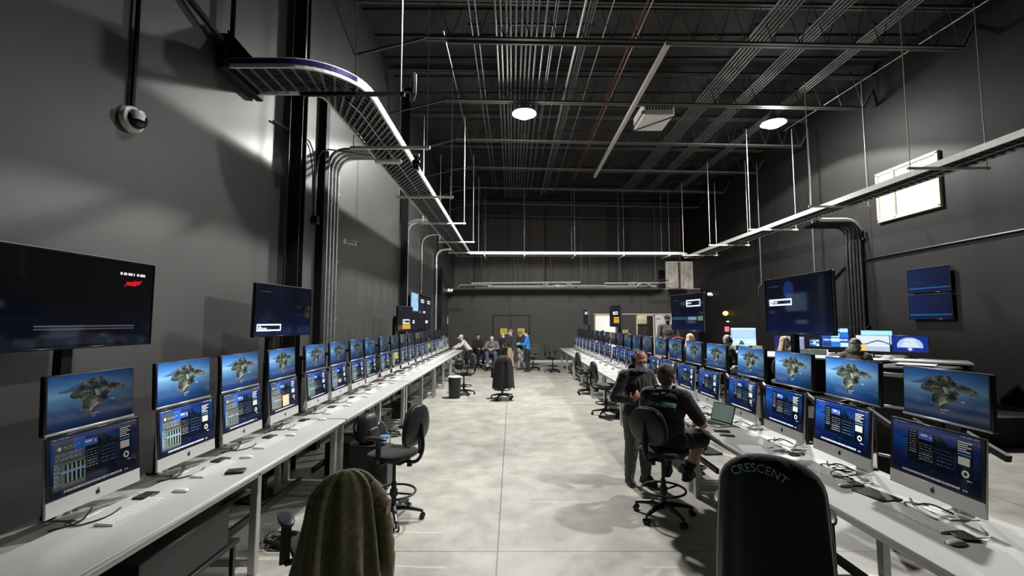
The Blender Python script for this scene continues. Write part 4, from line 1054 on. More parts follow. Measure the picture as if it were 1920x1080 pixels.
place(drafting_chair(seat=.66, spin=.3), 'dark chair behind the man in the grey jumper by the far wall', -1.55, 20.9, 290)

# ================================================================ bags, boxes and cables under the benches
def backpack(lab, p, rz, s=1., cat='bag'):
    t = thing('backpack', lab, cat, p, rz)
    MB().ell((0, 0, .24*s), (.19*s, .13*s, .25*s), None, 28, 18, e1=.6, e2=.6).build('body', M['bag'], t)
    MB().ell((0, -.12*s, .15*s), (.14*s, .05*s, .12*s), None, 20, 12, e1=.6, e2=.6).build('pocket', M['bag'], t)
    MB().tube(fil([(-.05*s, .02, .47*s), (-.05*s, .02, .54*s), (.05*s, .02, .54*s), (.05*s, .02, .47*s)], .03), .011, 8).build('handle', M['black_fabric'], t)
    for q in (-1, 1): MB().tube(fil([(q*.09*s, .10*s, .46*s), (q*.12*s, .20*s, .30*s), (q*.11*s, .13*s, .05*s)], .12), .018, 8).build('strap', M['black_fabric'], t)
    return t
tb_ = MB().box((0, 0, .25), (.36, .36, .50), .012)
st = thing('storage_box', 'black storage box under the second left workbench carrying the backpack', 'box', (-1.98, 6.20, 0))
tb_.build('body', M['black_plastic'], st); MB().box((0, 0, .505), (.37, .37, .02), .005).build('lid', M['black_metal'], st)
backpack('black backpack under the edge of the second left workbench behind the drafting chair', (-1.96, 6.17, .516), R(70), .80)
pb = thing('plastic_bag', 'shiny black plastic bag standing beside the black backpack', 'bag', (-1.88, 6.44, 0), .4)
m = MB().ell((0, 0, .34), (.17, .15, .36), None, 40, 30); m.v = [tuple(Vector(p)*(1+.16*noise.noise(Vector(p)*13))+Vector((0, 0, 0))) for p in m.v]; m.v = [(x, y, max(z, 0)) for x, y, z in m.v]
m.build('sack', M['clear_bag'], pb); m = MB().ell((0, 0, .70), (.07, .06, .06), None, 20, 12); m.v = [tuple(Vector(p)+.02*Vector((noise.noise(Vector(p)*40), noise.noise(Vector(p)*41), 0))) for p in m.v]; m.build('knot', M['clear_bag'], pb)
jr = thing('jar', 'small blue lidded jar in front of the black backpack', 'jar', (-1.68, 6.00, .516))
MB().lathe([(.050, 0), (.054, .01), (.058, .10), (.054, .115)], n=24).build('jar_body', M['blue_jar'], jr)
MB().lathe([(.060, .11), (.062, .115), (.062, .135), (.056, .14)], n=24).build('lid', M['blue_lid'], jr)
MB().lathe([(.0585, .055), (.0592, .06), (.0592, .10), (.0585, .105)], n=24).build('label_band', M['white_plastic'], jr)
# the jar stands on the box edge
st2 = thing('storage_box', 'low black box under the blue jar by the second left workbench', 'box', (-1.68, 6.00, 0)); MB().box((0, 0, .25), (.17, .30, .50), .01).build('body', M['black_plastic'], st2); MB().box((0, 0, .508), (.175, .305, .014), .004).build('lid', M['black_metal'], st2)
def rackbox(lab, p, d, nslot=3):
    t = thing('equipment_case', lab, 'case', p)
    MB().box((0, 0, d[2]/2), d, .012).build('body', M['black_plastic'], t)
    MB().box((0, d[1]/2+.004, d[2]/2), (d[0]*.86, .012, d[2]*.8), .004).build('front_panel', M['black_metal'], t)
    m = MB()
    for k in range(nslot): m.box((-d[0]*.28+d[0]*.28*k, d[1]/2+.018, d[2]*.6), (d[0]*.18, .02, .03), .006)
    m.build('latch', M['galv_dull'], t)
    MB().tube(fil([(-.08, 0, d[2]), (-.08, 0, d[2]+.04), (.08, 0, d[2]+.04), (.08, 0, d[2])], .02), .009, 8).build('handle', M['black_metal'], t)
    return t
sh = thing('equipment_shelf', 'low steel shelf under the first left workbench carrying the black case', 'shelf', (-2.42, 3.15, 0))
MB().box((0, 0, .42), (.50, 1.1, .03), .004).build('board', M['black_metal'], sh)
for sx in (-1, 1):
    for sy in (-1, 1): MB().box((sx*.22, sy*.5, .205), (.03, .03, .41)).build('leg', M['black_metal'], sh)
rackbox('large black equipment case under the first left workbench', (-2.40, 3.15, .435), (.42, .86, .30))
rackbox('black equipment case under the second left workbench', (-2.42, 6.7, 0), (.42, .6, .45))
rackbox('black equipment case under the third left workbench', (-2.42, 10.2, 0), (.42, .6, .40))
for k, (x, y, m_, sd) in enumerate(((-2.45, 2.95, 'cable_red', 2), (-2.2, 3.25, 'cable_black', 3), (-1.92, 5.55, 'cable_black', 5), (-2.2, 4.5, 'cable_black', 6), (2.6, 9.9, 'cable_black', 9), (2.6, 6.6, 'cable_black', 11), (-2.3, 8.6, 'cable_black', 13))):
    tangle(('red cable heap on the floor under the first left workbench', 'black cable heap beside the red cable heap', 'coiled black cable on the floor beside the left workbench joint', 'black cable coil under the far half of the first left workbench', 'black cable coil under the third right workbench',
            'black cable coil under the second right workbench', 'black cable coil under the middle of the left row')[k], (x, y, 0), m_, .012, 6, .16, sd, .7 if k < 3 else .4)
tag(MB().ell((-2.5, 11.1, .10), (.15, .2, .10), None, 20, 12, e1=.7).build('red_bag', M['red_pipe']), 'red bag lying under the left row beyond the second bench joint', 'bag')
bn = thing('waste_bin', 'tall black waste bin beside the grey backed chair on the left', 'bin', (-1.62, 12.75, 0))
MB().lathe([(.15, 0), (.16, .01), (.18, .58), (.186, .59), (.17, .585), (.165, .56)], n=28).build('body', M['black_plastic'], bn)
MB().lathe([(.182, .575), (.194, .58), (.194, .60), (.182, .605)], n=28).build('rim', M['white_plastic'], bn)
backpack('black bag slung on the grey backed chair along the left bench', (-1.60, 13.62, .70), R(20), .7)
# ================================================================ people
def melt(mb, name, mats, parent, vox, sm=6, wrinkle=0., wf=9., seed=0.):
    # one continuous skin grown over overlapping forms
    me = mb.mesh(name, mats, 180); o = bpy.data.objects.new(name, me); COL.objects.link(o)
    a = o.modifiers.new('r', 'REMESH'); a.mode = 'VOXEL'; a.voxel_size = vox
    b = o.modifiers.new('s', 'SMOOTH'); b.iterations = sm; b.factor = .5
    bpy.context.view_layer.update()
    n = bpy.data.meshes.new_from_object(o.evaluated_get(bpy.context.evaluated_depsgraph_get()))
    bpy.data.objects.remove(o); bpy.data.meshes.remove(me)
    if wrinkle:
        n.update(); nn = [v.normal.copy() for v in n.vertices]
        for v, k in zip(n.vertices, nn):
            p = v.co*wf; q = noise.noise(Vector((p.x, p.y, p.z*.55))+Vector((seed, seed*2, 0)))+.5*noise.noise(p*2.3)
            v.co += k*wrinkle*(1-abs(q)*1.6)
    n.name = name
    if not n.materials: n.materials.append(mats)
    n.polygons.foreach_set('use_smooth', [True]*len(n.polygons)); n.update()
    return link(name, n, parent)
def stand(**k):
    J = dict(pelvis=V(0, 0, .97), chest=V(0, .01, 1.28), neck=V(0, 0, 1.47), head=V(0, .025, 1.635))
    for s, n in ((1, 'R'), (-1, 'L')):
        J['sh'+n] = V(s*.185, 0, 1.42); J['el'+n] = V(s*.245, -.03, 1.14); J['wr'+n] = V(s*.24, .07, .90)
        J['hip'+n] = V(s*.095, 0, .93); J['kn'+n] = V(s*.105, .03, .50); J['an'+n] = V(s*.11, -.02, .085); J['toe'+n] = V(s*.04, 1, 0)
        J['hd'+n] = V(0, .3, -1); J['pn'+n] = V(-s, 0, 0)
    J.update(yaw=0., pitch=0., curl=.35); J.update(k); return J
def sit(s, **k):
    J = dict(pelvis=V(0, 0, s+.11), chest=V(0, .02, s+.40), neck=V(0, .04, s+.60), head=V(0, .075, s+.765))
    for q, n in ((1, 'R'), (-1, 'L')):
        J['sh'+n] = V(q*.185, .03, s+.545); J['el'+n] = V(q*.245, .10, s+.27); J['wr'+n] = V(q*.15, .33, s+.24)
        J['hip'+n] = V(q*.10, .05, s+.09); J['kn'+n] = V(q*.14, .45, s+.075); J['an'+n] = V(q*.13, .36, max(.085, s-.40)); J['toe'+n] = V(q*.1, 1, -.15)
        J['hd'+n] = V(-q*.5, .8, -.1); J['pn'+n] = V(0, 0, -1)
    J.update(yaw=0., pitch=0., curl=.5); J.update(k); return J
def hand(m, wr, d, pn, side, curl):
    d = d.normalized(); pn = (pn-d*pn.dot(d)).normalized(); w = d.cross(pn)*side    # w runs towards the thumb
    Q = Matrix((w, pn, d)).transposed()
    m.ell(wr+d*.048, (.041, .015, .052), Q, 14, 10, e1=.8, e2=.8)
    for k, (o, l) in enumerate(((.029, .074), (.010, .083), (-.010, .077), (-.028, .060))):
        p = wr+d*(.088-.004*abs(k-1.3))+w*o; dd = d+w*o*1.6; a = 0
        for q, f in enumerate((.42, .33, .25)):
            a += curl*(1+.18*k)*(.8 if q else .6); e = (dd.normalized()*math.cos(a)+pn*math.sin(a)).normalized()
            n = p+e*l*f; m.cap(p, n, .0095-.0008*q, .0088-.0008*q, 8); p = n
    b = wr+d*.022+w*.030; t1 = b+(d*.45+w*.75+pn*.35).normalized()*.042; t2 = t1+(d*.8+w*.25+pn*.45).normalized()*.030
    m.cap(b, t1, .014, .0115, 8); m.cap(t1, t2, .0115, .0095, 8)
def person(lab, loc, face, J, top, bottom, skin='skin', hair=None, hairm='hair_brown', cap=None, mask=None, phones=None, shoe='shoe', sleeves=1., legs=1., bulk=1., s=1., vox=.010, base='floor', beard=None, hs=1.):
    t = thing('person', lab, 'person', loc, R(face-90)); t.scale = (s,)*3
    HQ = RZ(J['yaw'])@RX(J['pitch'])*hs; hc = J['head']; P = lambda x, y, z: hc+HQ@V(x, y, z)
    xs = J['shR']-J['shL']; sp = J['neck']-J['pelvis']; TQ = frame_of(xs, sp); up = J['neck']-J['chest']; UQ = frame_of(xs, up)
    B = bulk
    def torso(m, g):
        m.ell(J['pelvis'], (.165*B+g, .115*B+g, .13+g), TQ, 20, 12); m.ell(J['pelvis'].lerp(J['chest'], .5), (.150*B+g, .110*B*B+g, .17+g), TQ, 20, 12)
        m.ell(J['chest'], (.165*B+g, .112*B+g, .17+g), UQ, 20, 12); m.ell(J['chest'].lerp(J['neck'], .62), (.165*B+g, .085*B+g, .075+g), UQ, 20, 12)
        for n in 'RL': m.cap(J['neck'].lerp(J['sh'+n], .25)-V(0, 0, .02), J['sh'+n], .058*B+g, .060*B+g)
    def arm(m, n, g, f0, f1):
        sh, el, wr = J['sh'+n], J['el'+n], J['wr'+n]
        if f0 < .5: m.cap(sh, sh.lerp(el, min(1, f1*2)), .056*B+g, .046*B+g*.9)
        if f1 > .5: m.cap(el, el.lerp(wr, (f1-.5)*2), .045*B+g, .032*B**.5+g*.8)
    def leg(m, n, g, f1, flare=0.):
        h, k, a = J['hip'+n], J['kn'+n], J['an'+n]
        m.cap(h, h.lerp(k, min(1, f1*2)), .086*B+g, .060*B+g+flare)
        if f1 > .5:
            e = k.lerp(a, (f1-.5)*2); c = k.lerp(a, min(.35, (f1-.5)))-(J['toe'+n].normalized()*.012)
            m.cap(k, c, .057*B+g, .056*B+g); m.cap(c, e, .056*B+g, .038+g*1.3)
    m = MB(); torso(m, -.012)
    for n in 'RL':
        arm(m, n, -.004, 0, 1.); leg(m, n, -.004, 1.); hand(m, J['wr'+n], J['hd'+n], J['pn'+n], 1 if n == 'R' else -1, J['curl'])
        f = J['an'+n]; d = J['toe'+n].normalized(); m.cap(f-d*.02-V(0, 0, .03), f+d*.13-V(0, 0, .045), .036, .030)
    m.cap(J['neck']-V(0, 0, .03), P(0, -.015, -.075), .060, .054)
    m.ell(P(0, -.012, .018), (.077, .094, .098), HQ, 22, 14); m.ell(P(0, .028, -.052), (.058, .064, .066), HQ, 18, 12); m.ell(P(0, .058, -.092), (.030, .028, .022), HQ)
    m.ell(P(0, .100, -.022), (.014, .020, .024), HQ, 12, 8); m.ell(P(0, .085, .014), (.009, .014, .03), HQ, 10, 8); m.ell(P(0, .076, .034), (.052, .016, .011), HQ)
    for q in (-1, 1):
        m.ell(P(q*.080, -.006, -.012), (.010, .024, .033), HQ@RY(q*.2), 12, 8); m.ell(P(q*.038, .070, -.030), (.024, .018, .022), HQ, 12, 8)
    m.ell(P(0, .084, -.066), (.025, .012, .008), HQ, 12, 8); m.ell(P(0, .082, -.078), (.022, .012, .008), HQ, 12, 8)
    melt(m, 'body', M[skin], t, vox, 3)
    for q in (-1, 1): MB().ell(P(q*.031, .0795, .006), (.013, .008, .0075), HQ, 12, 8).build('eye', M['eye'], t)
    m = MB(); torso(m, .012); hem = J['pelvis']; m.ell(hem-V(0, 0, .03), (.172*B+.014, .122*B+.012, .10), TQ, 20, 12)
    for n in 'RL': arm(m, n, .014, 0, sleeves*.97)
    if J.get('hood'): m.ell(P(0, -.075, -.13), (.13, .07, .07), HQ@RX(.5)); m.cap(J['neck']+V(-.09, .05, -.01), J['neck']+V(.09, .05, -.01), .03)
    else: m.lathe([(.075, -.05), (.072, .0), (.066, .022)], J['neck'], 16)
    up_ = melt(m, 'shirt' if sleeves < .6 else 'jacket', M[top], t, vox*1.05, 5, .006, 8, len(lab) % 17)
    m = MB(); m.ell(J['pelvis']-V(0, 0, .03), (.160*B+.008, .112*B+.008, .13), TQ, 20, 12)
    for n in 'RL': leg(m, n, .016, legs if legs < .6 else .985, .015 if legs < .6 else 0)
    melt(m, 'shorts' if legs < .6 else 'trousers', M[bottom], t, vox*1.05, 5, .007, 7, len(lab) % 13)
    for n in 'RL':
        f = J['an'+n]; d = J['toe'+n].normalized(); m = MB(); q = frame_of(d.cross(V(0, 0, 1)), V(0, 0, 1)) if abs(d.z) < .9 else Matrix.Identity(3)
        z = f.z-.085; F = lambda a, h: V(f.x, f.y, z)+V(d.x, d.y, 0).normalized()*a+V(0, 0, h)
        m.cap(F(-.05, .05), F(.14, .042), .046, .040); m.ell(F(.05, .075), (.04, .07, .045), q); m.cap(F(-.03, .09), F(-.03, .11), .042)
        o = melt(m, 'shoe', M[shoe], t, vox, 3)
        MB().cap(F(-.055, .014), F(.145, .014), .048, .042).build('sole', M['sole'] if shoe != 'shoe' or s > 1.0 else M['shoe'], o)
        for v in o.children[0].data.vertices: v.co.z = z+.001+min(max(v.co.z-z, 0), .026)
    if hair:
        m = MB(); m.ell(P(0, -.022, .030), (.082, .096, .098), HQ, 22, 14)
        if hair == 'long':
            m.ell(P(0, -.055, -.05), (.088, .06, .12), HQ); m.ell(P(0, -.075, -.16), (.095, .05, .13), HQ)
            for q in (-1, 1): m.cap(P(q*.074, -.01, .02), P(q*.082, -.02, -.16), .018, .024)
        if hair == 'short':
            for q in (-1, 1): m.cap(P(q*.074, .012, .02), P(q*.074, .006, -.02), .012, .008)
            m.ell(P(0, -.055, -.03), (.066, .052, .06), HQ)
        melt(m, 'hair', M[hairm], t, vox*.9, 3, .004, 60)
    if beard: melt(MB().ell(P(0, .045, -.078), (.058, .062, .05), HQ, 18, 12), 'beard', M[beard], t, vox*.8, 2, .003, 60)
    if cap:
        kind, cm = cap; m = MB()
        m.ell(P(0, -.012, .040), (.088, .106, .090), HQ, 26, 16)
        m.v = [tuple(hc+HQ@V(q.x, q.y, max(q.z, .028 if kind == 'cap' else .015))) for q in [HQ.inverted()@(Vector(p)-hc) for p in m.v]]
        c = m.build(kind, M[cm], t)
        if kind == 'cap':
            b = MB().ell((0, 0, 0), (.072, .075, .006), None, 20, 6); b.v = [tuple(P(x, y+.115, z+.033-.02*abs(x)/.07-.12*max(0, y))) for x, y, z in b.v]; b.build('brim', M[cm], c)
        else:
            b = MB(); b.tube([P(.090*math.cos(a), -.012+.108*math.sin(a), .028) for a in [2*math.pi*k/28 for k in range(28)]], .014, 8, True); b.build('fold', M[cm], c)
    if mask:
        m = MB().ell((0, 0, 0), (.066, .060, .058), None, 24, 16, e1=.85)
        m.v = [tuple(P(x, max(y, -.02)+.054+.010*math.cos(z*90)*max(0, y)*8*.3, z-.056)) for x, y, z in m.v]
        k = m.build('face_mask', M[mask], t)
        l = MB()
        for q in (-1, 1): l.tube([P(q*.064, .04, -.03), P(q*.078, .0, .0), P(q*.078, -.02, -.02), P(q*.062, .04, -.08)], .0022, 5)
        l.build('ear_loop', M['white_cloth'], k)
    if phones:
        c = MB()
        if phones == 'head':
            c.tube([P(.096*math.cos(a), -.01, .004+.122*math.sin(a)) for a in [math.pi*k/20 for k in range(21)]], .009, 8)
            pts = [(q*.092, -.006, -.006, RY(math.pi/2)) for q in (-1, 1)]; ctr = P
        else:
            nb = J['neck']+V(0, 0, .03); ctr = lambda x, y, z: nb+V(x, y, z)
            c.tube([ctr(.085*math.cos(a), -.02+.085*math.sin(a), 0) for a in [math.pi+math.pi*k/20 for k in range(21)]], .012, 8)
            pts = [(q*.095, .0, .0, RY(math.pi/2)) for q in (-1, 1)]
        h = c.build('headphones', M['black_plastic'], t)
        for x, y, z, q in pts: MB().lathe([(.030, -.02), (.040, -.014), (.040, .014), (.030, .02)], ctr(x, y, z), 20, HQ@q if phones == 'head' else q).build('ear_cup', M['black_plastic'], h)
    return t, up_

# the two in front
J = stand(yaw=-.28, pitch=-.36, head=V(-.03, .06, 1.63), neck=V(-.01, .02, 1.47), curl=.55,
          elR=V(.34, .0, 1.14), wrR=V(.215, .24, 1.13), hdR=V(-.45, .35, .75), pnR=V(-.5, -.5, .5), elL=V(-.285, .0, 1.13), wrL=V(-.13, .24, 1.12), hdL=V(.7, .55, .1), pnL=V(.1, .1, 1),
          knR=V(.11, .03, .50), anR=V(.13, -.02, .085), anL=V(-.09, .03, .085), toeR=V(.25, 1, 0), toeL=V(-.3, 1, 0), hood=True)
pm, pmj = person('bald person in a black zip jacket, headphones and blue mask, standing with raised hand', (1.70, 6.14, 0), -74, J, 'hoodie_black', 'trousers_olive', 'skin', mask='mask_blue', phones='head', vox=.0055, bulk=1.22, s=1.0, hs=1.12)
z = MB(); z.tube([(-.0, .150, 1.42), (0, .163, 1.25), (0, .165, 1.02)], .005, 6); z.tube(fil([(-.05, .10, 1.44), (-.055, .158, 1.36), (-.05, .168, 1.22)], .05), .004, 6).tube(fil([(.05, .10, 1.44), (.055, .158, 1.36), (.05, .168, 1.26)], .05), .004, 6)
z.build('zip_and_cords', M['galv_dull'], pm)
J = sit(.755, yaw=.12, pitch=-.10, neck=V(0, -.0, 1.37), head=V(0, .04, 1.535), chest=V(0, -.03, 1.16), curl=.7,
        shR=V(.20, .0, 1.31), shL=V(-.20, .0, 1.31), elR=V(.37, .07, 1.04), wrR=V(.30, .31, .98), elL=V(-.29, .10, 1.03), wrL=V(-.12, .35, 1.02), hdR=V(-.6, .6, 0), hdL=V(.6, .6, 0),
        knR=V(.29, .37, .81), knL=V(-.14, .47, .82), anR=V(.14, .30, .42), anL=V(-.10, .33, .42), toeR=V(.12, 1, -.1), toeL=V(-.1, 1, -.1))
pt_, ptj = person('seated person in a black T-shirt with green lettering and shorts, seen from behind', (1.74, 5.12, 0), 55, J, 'shirt_black', 'shirt_black', 'skin', hair='short', hairm='hair_brown', phones='neck', sleeves=.44, legs=.46, vox=.0055, bulk=1.28, hs=1.14)
MB().lathe([(.040, -.012), (.043, -.01), (.043, .01), (.040, .012)], J['wrR'].lerp(J['elR'], .12), 20, frame_of(V(0, 0, 1), J['wrR']-J['elR'])).build('watch', M['black_gloss'], pt_)
sk = MB()
for n in 'RL':
    a, k = J['an'+n], J['kn'+n]; sk.cap(a-V(0, 0, .02), a.lerp(k, .28), .050, .056)
sk.build('socks', M['black_fabric'], pt_)
bpy.context.view_layer.update()
emboss(pt_, BVHTree.FromObject(ptj, bpy.context.evaluated_depsgraph_get()), 'HOW CAN I HELP YOU?', .060, lambda x, y: ((x*.50-.01, -1.0, 1.24+y), (0, 1, 0)), M['text_green'], off=.005)
del J

# the group at the far end of the aisle
J = sit(.70, pitch=-.55, neck=V(0, .14, 1.24), head=V(0, .24, 1.38), chest=V(0, .10, 1.08), shR=V(.21, .13, 1.21), shL=V(-.21, .13, 1.21), elR=V(.30, .26, .98), elL=V(-.30, .26, .98), wrR=V(.10, .46, .98), wrL=V(-.10, .46, .98), knR=V(.20, .44, .77), knL=V(-.16, .46, .77), anR=V(.14, .40, .30), anL=V(-.24, .30, .085))
person('seated person in a grey jumper and jeans leaning over clasped hands', (-.86, 19.75, 0), 265, J, 'grey_knit', 'jeans', 'skin_pale', hair='short', hairm='hair_grey', beard='hair_grey', shoe='shoe_light', bulk=1.08)
person('person in dark clothing seated behind the one in the grey jumper', (-1.62, 20.95, 0), 300, sit(.68, pitch=-.2, yaw=-.3), 'black_fabric', 'dark_trousers', 'skin_pale', hair='short', hairm='hair_black')
person('person in white with a cap leaning at the far end of the left bench', (-2.05, 20.35, 0), 200, stand(pitch=-.3, pelvis=V(0, -.12, .86), chest=V(0, .10, 1.12), neck=V(0, .20, 1.28), head=V(0, .27, 1.42), shR=V(.18, .18, 1.24), shL=V(-.18, .18, 1.24), elR=V(.22, .36, 1.05), elL=V(-.22, .36, 1.05), wrR=V(.16, .56, .98), wrL=V(-.16, .56, .98), hipR=V(.09, -.12, .83), hipL=V(-.09, -.12, .83)), 'white_cloth', 'dark_trousers', 'skin_pale', cap=('cap', 'white_cloth'))
person('person in a black jacket and khaki trousers with a cap, standing near the double door', (-.05, 19.35, 0), 152, stand(elR=V(.25, .05, 1.15), wrR=V(.15, .26, 1.10), elL=V(-.25, .05, 1.15), wrL=V(-.14, .26, 1.12)), 'hoodie_black', 'khaki', 'skin_pale', cap=('cap', 'grey_knit'), mask='mask_white', shoe='shoe_light', s=1.03)
person('person in black with a white mask half hidden behind the khaki trousers', (-.42, 20.4, 0), 290, stand(), 'black_fabric', 'dark_trousers', 'skin_pale', mask='mask_white', hair='short', hairm='hair_blond', s=.92)
person('person in a grey striped hat and dark top facing the one in blue', (.36, 20.1, 0), 330, stand(elR=V(.24, .06, 1.14), wrR=V(.12, .28, 1.12), elL=V(-.24, .06, 1.14), wrL=V(-.12, .28, 1.12), pitch=-.2), 'black_fabric', 'grey_trousers', 'skin_pale', cap=('beanie', 'grey_knit'), s=.98)
person('person in a bright blue jacket and dark trousers with black hair', (.66, 19.3, 0), 172, stand(elR=V(.24, .08, 1.16), wrR=V(.13, .32, 1.18), elL=V(-.24, .08, 1.16), wrL=V(-.13, .32, 1.16), hdR=V(-.2, 1, .1), hdL=V(.2, 1, .1), pitch=-.15), 'blue_jacket', 'dark_trousers', 'skin_pale', hair='short', hairm='hair_black', mask='mask_white')
# beyond the right row
person('person in the lit first doorway at the far right', (4.55, 22.4, 0), 250, stand(), 'black_fabric', 'dark_trousers', 'skin_pale', hair='short', hairm='hair_brown', s=.97)
person('person in dark clothing under the yellow notice between the doorways', (5.75, 21.9, 0), 240, stand(pitch=-.3), 'black_fabric', 'dark_trousers', 'skin_pale', hair='short', hairm='hair_black', s=.95)
# ================================================================ raised control area beyond the right row
RH = .50
rs = tag(MB().box((6.95, 12.1, RH/2), (5.7, 8.6, RH), .01).build('riser_platform', M['carpet_dark']), 'black raised platform under the control desks beyond the right row', 'platform')
def person_up(lab, x, y, f, J, *a, **k): return person(lab, (x, y, RH), f, J, *a, **k)
person_up('person in a grey polo, black cap and mask before the white panel', 4.52, 13.0, 262, stand(pitch=-.35, elR=V(.25, .06, 1.14), wrR=V(.14, .24, 1.02), elL=V(-.25, .06, 1.14), wrL=V(-.14, .24, 1.0)), 'polo_grey', 'dark_trousers', 'skin', cap=('cap', 'black_fabric'), mask='black_fabric', sleeves=.5, s=1.05)
def stool(lab, x, y, f, fab='black_fabric', seat=.42):
    t = drafting_chair(seat=seat, ring=False, arms=False, fab=fab, bw=.46); place(t, lab, x, y, f, 'chairs of the control desks'); t.location.z = RH; return t
stool('red backed chair in front of the person in the grey polo', 4.45, 12.15, 80, 'red', .70)
stool('chair of the long haired person beside the red chair', 4.50, 11.4, 60)
person_up('person with long pale hair seated beside the red chair', 4.50, 11.45, 5, sit(.45, pitch=-.1), 'black_fabric', 'dark_trousers', 'skin_pale', hair='long', hairm='hair_blond')
stool('chair of the person with crossed arms and headphones', 4.95, 10.35, 20)
person_up('seated person in headphones and dark green with crossed arms', 4.95, 10.4, 5, sit(.45, elR=V(.26, .14, .72), wrR=V(-.04, .26, .78), elL=V(-.26, .14, .72), wrL=V(.05, .28, .74), hdR=V(-1, .1, 0), hdL=V(1, .1, 0)), 'dark_green', 'white_cloth', 'skin_pale', hair='short', hairm='hair_grey', phones='head', sleeves=.5)
stool('chair of the blond person at the middle control desk', 5.66, 9.35, 60, 'grey_fabric')
person_up('blond person resting the chin on one hand at the middle control desk', 5.66, 9.4, -5, sit(.45, pitch=-.12, yaw=-.1, elR=V(.22, .26, .78), wrR=V(.07, .25, 1.05), hdR=V(-.2, .1, 1), pnR=V(-.2, -1, 0), elL=V(-.22, .24, .76), wrL=V(.0, .38, .74)), 'black_fabric', 'dark_trousers', 'skin_pale', hair='long', hairm='hair_blond')
stool('chair of the person in the grey beanie', 6.72, 8.75, 40)
person_up('person in a grey beanie and grey hooded top seen from behind', 6.72, 8.8, 38, sit(.43, pitch=-.15, yaw=-.35, hood=True), 'grey_hoodie', 'dark_trousers', 'skin_pale', cap=('beanie', 'grey_knit'), mask='mask_white', hair='short', hairm='hair_grey', bulk=1.1)
CZ = .86
def console(lab, x, y, w, d, rz, z=CZ):
    t = thing('control_desk', lab, 'desk', (x, y, RH), rz)
    MB().box((0, 0, z-.02), (w, d, .04), .008).build('desktop', M['desk_top'], t)
    MB().box((0, d/2-.04, z/2-.02), (w-.1, .03, z-.06)).build('modesty_panel', M['black_metal'], t)
    for q in (-1, 1): MB().box((q*(w/2-.06), 0, (z-.04)/2), (.06, d-.1, z-.04), .006).build('leg', M['black_metal'], t)
    return t
console('control desk with the tilted white screen, farthest from the camera', 6.1, 11.9, 1.6, .8, R(-30))
console('control desk with the mixing panel before the blond person', 6.70, 10.4, 1.6, .85, R(-35))
console('control desk with the dome emblem screen, nearest the camera', 8.30, 9.45, 1.9, .9, R(-40))
console('control desk with the multi-view screen, against the right wall', 8.35, 10.95, 1.9, .7, R(-35))
def desk_screen(lab, p, rz, w, h, pic, tilt=0., stand_h=.12, nm='monitor'):
    t = thing(nm, lab, 'monitor', p, rz); Q = RX(tilt); z = stand_h+h/2
    def P(m): m.v = [tuple(Q @ Vector(q)+Vector((0, 0, z))) for q in m.v]; return m
    P(MB().box((0, .016, 0), (w, .03, h), .004).box((0, .04, 0), (w*.4, .03, h*.5), .01)).build('housing', M['black_plastic'], t)
    o = link('screen', pic.mesh('screen', w-.02, h-.02, SCR), t); o.location = V(0, 0, z)+Q@V(0, -.0005, 0); o.rotation_euler = (tilt, 0, 0)
    MB().tube([(0, .07, .0), (0, .06, z)], .018, 8).box((0, .06, .006), (.22, .16, .012), .004).build('stand', M['black_metal'], t)
    return t
zc = RH+CZ
def white1(p): p.a[:] = (.62, .76, .92); p.rect(0, 0, 1, .1, (.85, .92, .98)); [p.words(.08, .18+.06*k, .9, .025, (.80, .88, .97), 7+k) for k in range(6)]; p.rect(0, .6, 1, 1, (.72, .88, .92)).poly([(.3, .95), (.4, .7), (.5, .8), (.55, .95)], (.2, .35, .42)).rect(.6, .72, .9, .82, (.9, .97, 1)); return p
desk_screen('tilted white and blue screen on the farthest control desk', (6.25, 12.1, zc), R(-28), .62, .50, white1(Pic(48, 40)), R(-14), .13)
q = tag(MB().box((0, 0, 0), (.11, .03, .13), .008).build('status_light', M['sign_red']), 'small pink status light beside the tilted white screen', 'light'); q.location = (5.84, 12.15, zc+.58); q.rotation_euler = (0, 0, R(-28))
tag(MB().tube([(5.84, 12.17, zc), (5.84, 12.17, zc+.53)], .008, 6).build('status_light_post', M['black_metal']), 'thin post carrying the pink status light', 'post')
def panelpic(seed):
    rg = random.Random(seed); p = Pic(20, 22, (.42, .44, .40))
    for a in range(5):
        for b in range(6): p.rect(.06+.19*a, .05+.16*b, .19+.19*a, .15+.16*b, (rg.uniform(.3, .8), rg.uniform(.35, .8), rg.uniform(.3, .7)))
    return p
for k in range(3):
    t = thing('button_panel', f'{("left", "middle", "right")[k]} of the three lit button panels on the farthest control desk', 'button panel', (5.72+.26*k, 11.72-.15*k, zc), R(-30), 'lit button panels')
    Q = RX(R(-38)); m = MB().box((0, .02, .10), (.24, .05, .22), .006); m.v = [tuple(Q@Vector(a)) for a in m.v]; m.v = [(x, y, max(z, 0.002)) for x, y, z in m.v]; m.build('case', M['black_plastic'], t)
    o = link('buttons', panelpic(k).mesh('buttons', .21, .19, SCR), t); o.location = Q@V(0, -.0065, .10); o.rotation_euler = (R(-38), 0, 0)
def lappic():
    p = Pic(44, 26, (.62, .68, .86)); p.rect(0, 0, .2, 1, (.16, .15, .36)).rect(.22, .05, 1, .16, (.78, .82, .95)); X, Y = p.grid(); p.a[:, 9:] *= (1.05-.25*X[:, 9:, None]); return p
desk_screen('wide violet and white screen beside the blond person', (6.65, 10.75, zc), R(-35), .62, .34, lappic(), R(-6), .10)
mp = Pic(60, 30, (.60, .70, .64)); rg = random.Random(3)
for k in range(80): x, y = rg.random(), rg.random(); mp.rect(x, y, x+.06, y+.05, (rg.uniform(.4, .9), rg.uniform(.6, .9), rg.uniform(.55, .8)))
